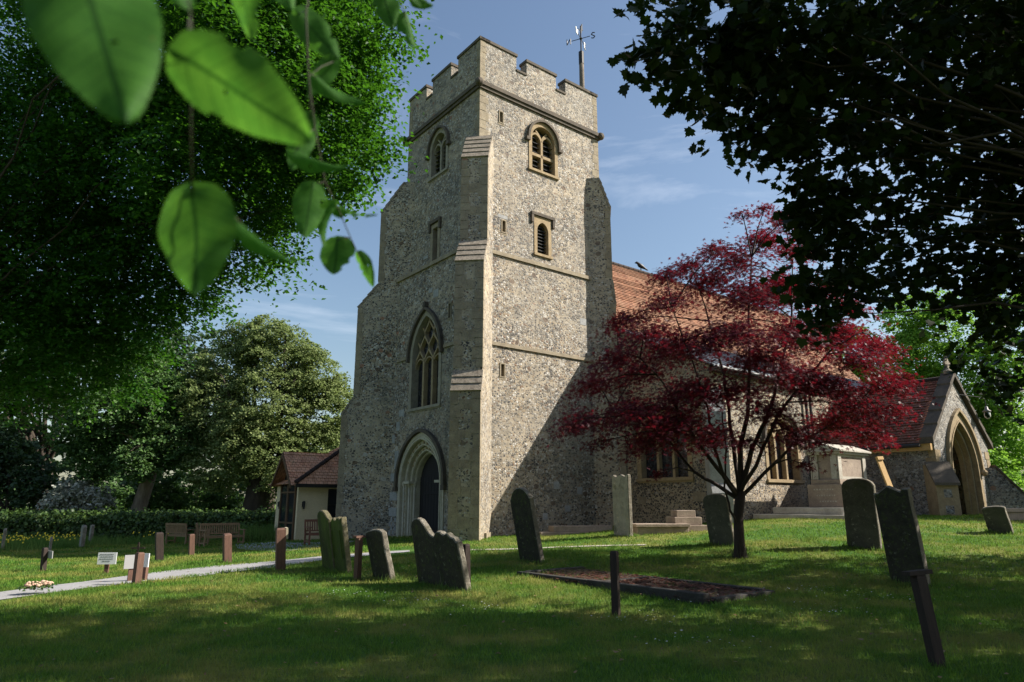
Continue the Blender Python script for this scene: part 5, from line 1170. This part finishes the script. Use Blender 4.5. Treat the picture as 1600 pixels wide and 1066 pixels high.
# --- lime branch hanging close to the camera
def bigleafmat():
    t = NT('lime_leaf'); uv = t.new('TexCoord'); sp = t.new('SeparateXYZ'); t.link(uv.outputs['UV'], sp.inputs[0])
    ax_ = t.math('ABSOLUTE', t.math('SUBTRACT', sp.outputs[0], .5))
    mid = t.math('LESS_THAN', ax_, .012)
    fr = t.math('FRACT', t.math('MULTIPLY', t.math('SUBTRACT', sp.outputs[1], t.math('MULTIPLY', ax_, .9)), 7.5))
    side = t.math('LESS_THAN', fr, .10); vein = t.math('MAXIMUM', mid, t.math('MULTIPLY', side, .6))
    n = t.noise(t.coord('Object', (1,1,1)), 40, 4)
    vo = t.new('TexVoronoi', feature='DISTANCE_TO_EDGE'); vo.inputs['Scale'].default_value = 26; t.link(uv.outputs['UV'], vo.inputs['Vector'])
    net = t.math('LESS_THAN', vo.outputs['Distance'], .035); spot = t.ramp(t.noise(t.coord('Object'), 95, 2), [(.70,(0,0,0)),(.75,(1,1,1))])
    vein = t.math('MAXIMUM', vein, t.math('MULTIPLY', net, .35))
    col = t.mix(t.ramp(n, [(.3,(0,0,0)),(.7,(1,1,1))]), (.03,.095,.016), (.05,.135,.024)); col = t.mix(vein, col, (.016,.055,.010)); col = t.mix(spot, col, (.09,.07,.02))
    p = t.new('BsdfPrincipled'); p.inputs['Roughness'].default_value = .6; p.inputs['Specular IOR Level'].default_value = .1; t.link(col, p.inputs['Base Color'])
    t.link(t.bump(t.math('SUBTRACT', n, vein), .3, .003), p.inputs['Normal'])
    tr = t.new('BsdfTranslucent'); t.link(t.mix(vein, t.mix(t.ramp(n, [(.35,(0,0,0)),(.65,(1,1,1))]), (.10,.30,.03), (.16,.40,.04)), (.04,.14,.015)), tr.inputs[0])
    mx_ = t.new('MixShader'); mx_.inputs[0].default_value = .36; t.link(p.outputs[0], mx_.inputs[1]); t.link(tr.outputs[0], mx_.inputs[2]); t.link(mx_.outputs[0], t.out.inputs[0]); return t.m
M['bigleaf'] = bigleafmat()
bo_ = at(500, -120, .8); br = empty('overhanging_branch', tuple(bo_), 0, 'lime twig with large heart-shaped leaves hanging close in front of the view', 'branch')
def bigleaf(p0, p1, Y, wpx, roll=0, tilt=0.0, curl=.12):
    A = at(*p0, Y)-bo_; B = at(*p1, Y+tilt)-bo_; y = B-A; ln = np.linalg.norm(y); y /= ln
    view = (A+B)/2+bo_-np.array((0,0,EYE)); view /= np.linalg.norm(view); x = np.cross(y, view); x /= np.linalg.norm(x); n = np.cross(x, y)
    x, n = x*cos(roll)+n*sin(roll), n*cos(roll)-x*sin(roll); W_ = wpx/F*Y
    rows, cols = 44, 17; bites = [(random.uniform(.15,.95), random.choice((-1,1))*random.uniform(.8,1.05), random.uniform(.03,.085)) for _ in range(random.choice((0,1,2,3)))]+[(random.uniform(.25,.8), random.uniform(-.6,.6), random.uniform(.012,.022))]*random.choice((0,1)); vs = []; uv = []
    ph = random.uniform(0, 6)
    for i in range(rows+1):
        t = i/rows; w = .5*(sin(pi*min(1, t**.62))**.62)*(1-.06*t); w *= 1-.05*((i % 2)) if 2 < i < rows-1 else 1
        back = -.09*(1-t)**6
        for j in range(cols):
            s = -1+2*j/(cols-1)
            q = A+y*ln*(t+(back*abs(s)*1.6 if t < .5 else -.02*abs(s)))+x*W_*w*s+n*ln*(curl*(s*s*w*1.2)-curl*1.2*t*t+.018*sin(7*t+3*s+ph)+.012*sin(16*t+ph)*abs(s))
            vs.append(q); uv.append((.5+.5*s*w, t))
    def eaten(i, j):
        t = (i+.5)/rows; sx = (-1+2*(j+.5)/(cols-1)); wl_ = .5*sin(pi*min(1, t**.62))**.62*wpx/max(1, sqrt((p1[0]-p0[0])**2+(p1[1]-p0[1])**2))
        return any((t-bt)**2+((sx-bs)*wl_)**2 < br_*br_ for bt, bs, br_ in bites)
    fs = [(i*cols+j, i*cols+j+1, (i+1)*cols+j+1, (i+1)*cols+j) for i in range(rows) for j in range(cols-1) if not eaten(i, j)]
    me = bpy.data.meshes.new('leaf'); me.from_pydata([tuple(v) for v in vs], [], fs); ul = me.uv_layers.new(name='UVMap')
    ul.data.foreach_set('uv', np.array([uv[v] for f in fs for v in f], dtype=np.float32).ravel()); me.polygons.foreach_set('use_smooth', [True]*len(fs)); me.materials.append(M['bigleaf'])
    o = bpy.data.objects.new('leaf', me); COL.objects.link(o); o.parent = br; return A
tw = MB(); T1 = [((500,-120),.8),((478,20),.82),((482,120),.86),((492,200),.9),((508,285),.96),((530,330),1.0),((548,372),1.05),((562,402),1.1)]
T2 = [((330,-160),.5),((290,-60),.48),((300,60),.5),((298,200),.56),((300,300),.6)]
for T_, r in ((T1, .0016), (T2, .0011)): tw.tube([at(*p, Y)-bo_ for p, Y in T_], [r*(1-.6*i/len(T_)) for i in range(len(T_))], 6)
tw.tube([at(500,-120,.8)-bo_, at(420,-190,.65)-bo_, at(330,-160,.5)-bo_], .0016, 6)
BL = [((118,-75),(205,214),.40,232,.0,.02,.10,(330,-160,.5)),((292,95),(496,214),.47,165,-.40,.05,.10,(296,30,.49)),((300,306),(318,464),.60,150,-.55,.02,.10,(300,296,.6)),
 ((372,-30),(402,66),.62,62,-.6,.03,.12,(330,-160,.5)),((468,22),(532,98),.9,62,.2,.03,.12,(478,20,.82)),((488,294),(474,374),.95,58,.1,.02,.15,(508,285,.96)),
 ((527,376),(524,432),1.08,64,-.4,.0,.10,(548,372,1.05)),((561,399),(588,448),1.1,27,-.5,.02,.15,(562,402,1.1)),((516,316),(577,355),1.0,20,1.1,.03,.3,(530,330,1.0)),
 ((524,322),(488,374),.98,28,.9,.02,.4,(530,330,1.0)),((598,-14),(614,48),1.1,52,.1,.02,.1,(500,-120,.8)),((634,26),(641,86),1.1,34,.6,.02,.3,(600,-60,1.05)),((645,2),(676,10),1.1,22,.3,.02,.1,(600,-60,1.05)),
 ((460,238),(542,282),.9,30,.9,.03,.3,(492,200,.9)),((484,186),(452,268),.92,52,.2,.02,.12,(482,120,.86)),((494,120),(560,178),.9,36,1.0,.04,.25,(482,120,.86)),((376,348),(450,436),.62,26,1.1,.02,.3,(300,296,.6)),
 ((522,96),(476,152),.92,42,.2,.02,.12,(482,120,.86)),((420,-60),(455,24),.7,60,.4,.02,.12,(420,-190,.65)),((250,-70),(295,22),.5,80,.5,.03,.12,(290,-60,.48))]
for p0, p1, Y_, w_, ro, ti, cu, st_ in BL:
    A = bigleaf(p0, p1, Y_, w_, ro, ti, cu); s_ = at(st_[0], st_[1], st_[2])-bo_; tw.tube([s_, (s_+A)/2+np.array((0,0,.004)), A], [.0009,.0008,.0007], 5)
tw.build('twig', M['twig'], br, True)

# ================================================================== SKY, SUN, CAMERA
EL, AZ = radians(36.5), radians(0)        # sun from the right of the view, AZ towards +Y
w = bpy.data.worlds.new('World'); scene.world = w; w.use_nodes = True; nt = w.node_tree; bgn = nt.nodes['Background']
sky = nt.nodes.new('ShaderNodeTexSky'); sky.sky_type = 'NISHITA'; sky.sun_disc = False; sky.sun_elevation = EL; sky.sun_rotation = pi/2-AZ
sky.air_density = 1.25; sky.dust_density = 1.7; sky.ozone_density = 2.1
tc = nt.nodes.new('ShaderNodeTexCoord'); mpn = nt.nodes.new('ShaderNodeMapping'); mpn.inputs['Rotation'].default_value = (0, 0, radians(25)); mpn.inputs['Scale'].default_value = (1.2, 3.2, 7)
nz = nt.nodes.new('ShaderNodeTexNoise'); nz.inputs['Scale'].default_value = 1.5; nz.inputs['Detail'].default_value = 8; nz.inputs['Roughness'].default_value = .62; nz.inputs['Distortion'].default_value = .8
rp = nt.nodes.new('ShaderNodeValToRGB'); rp.color_ramp.elements[0].position = .52; rp.color_ramp.elements[1].position = .85; rp.color_ramp.elements[1].color = (.4,.4,.4,1)
mxn = nt.nodes.new('ShaderNodeMix'); mxn.data_type = 'RGBA'; mxn.inputs[7].default_value = (7.5, 8.0, 9.0, 1)
nt.links.new(tc.outputs['Generated'], mpn.inputs[0]); nt.links.new(mpn.outputs[0], nz.inputs[0]); nt.links.new(nz.outputs[0], rp.inputs[0]); nt.links.new(rp.outputs[0], mxn.inputs[0]); nt.links.new(sky.outputs[0], mxn.inputs[6]); nt.links.new(mxn.outputs[2], bgn.inputs[0])
bgn.inputs[1].default_value = .078
sl = bpy.data.lights.new('sun', 'SUN'); sl.energy = 5.0; sl.angle = radians(.5); sl.color = (1, .93, .82); so = bpy.data.objects.new('sun', sl); COL.objects.link(so)
from mathutils import Vector
so.rotation_euler = Vector((cos(EL)*cos(AZ), cos(EL)*sin(AZ), sin(EL))).to_track_quat('Z', 'Y').to_euler()
cam = bpy.data.cameras.new('camera'); cam.lens = 24.0; cam.sensor_width = 36; cam.clip_start = .05; cam.clip_end = 3000
cam.dof.use_dof = True; cam.dof.focus_distance = 20; cam.dof.aperture_fstop = 4.0
co = bpy.data.objects.new('camera', cam); COL.objects.link(co); co.location = (0, 0, EYE); co.rotation_euler = (pi/2+PITCH, 0, 0); scene.camera = co
scene.view_settings.view_transform = 'Standard'; scene.view_settings.look = 'None'; scene.view_settings.gamma = 1; scene.view_settings.exposure = 1.0
scene.cycles.max_bounces = 5; scene.cycles.diffuse_bounces = 3; scene.cycles.transmission_bounces = 3; scene.cycles.transparent_max_bounces = 4; scene.cycles.use_denoising = True
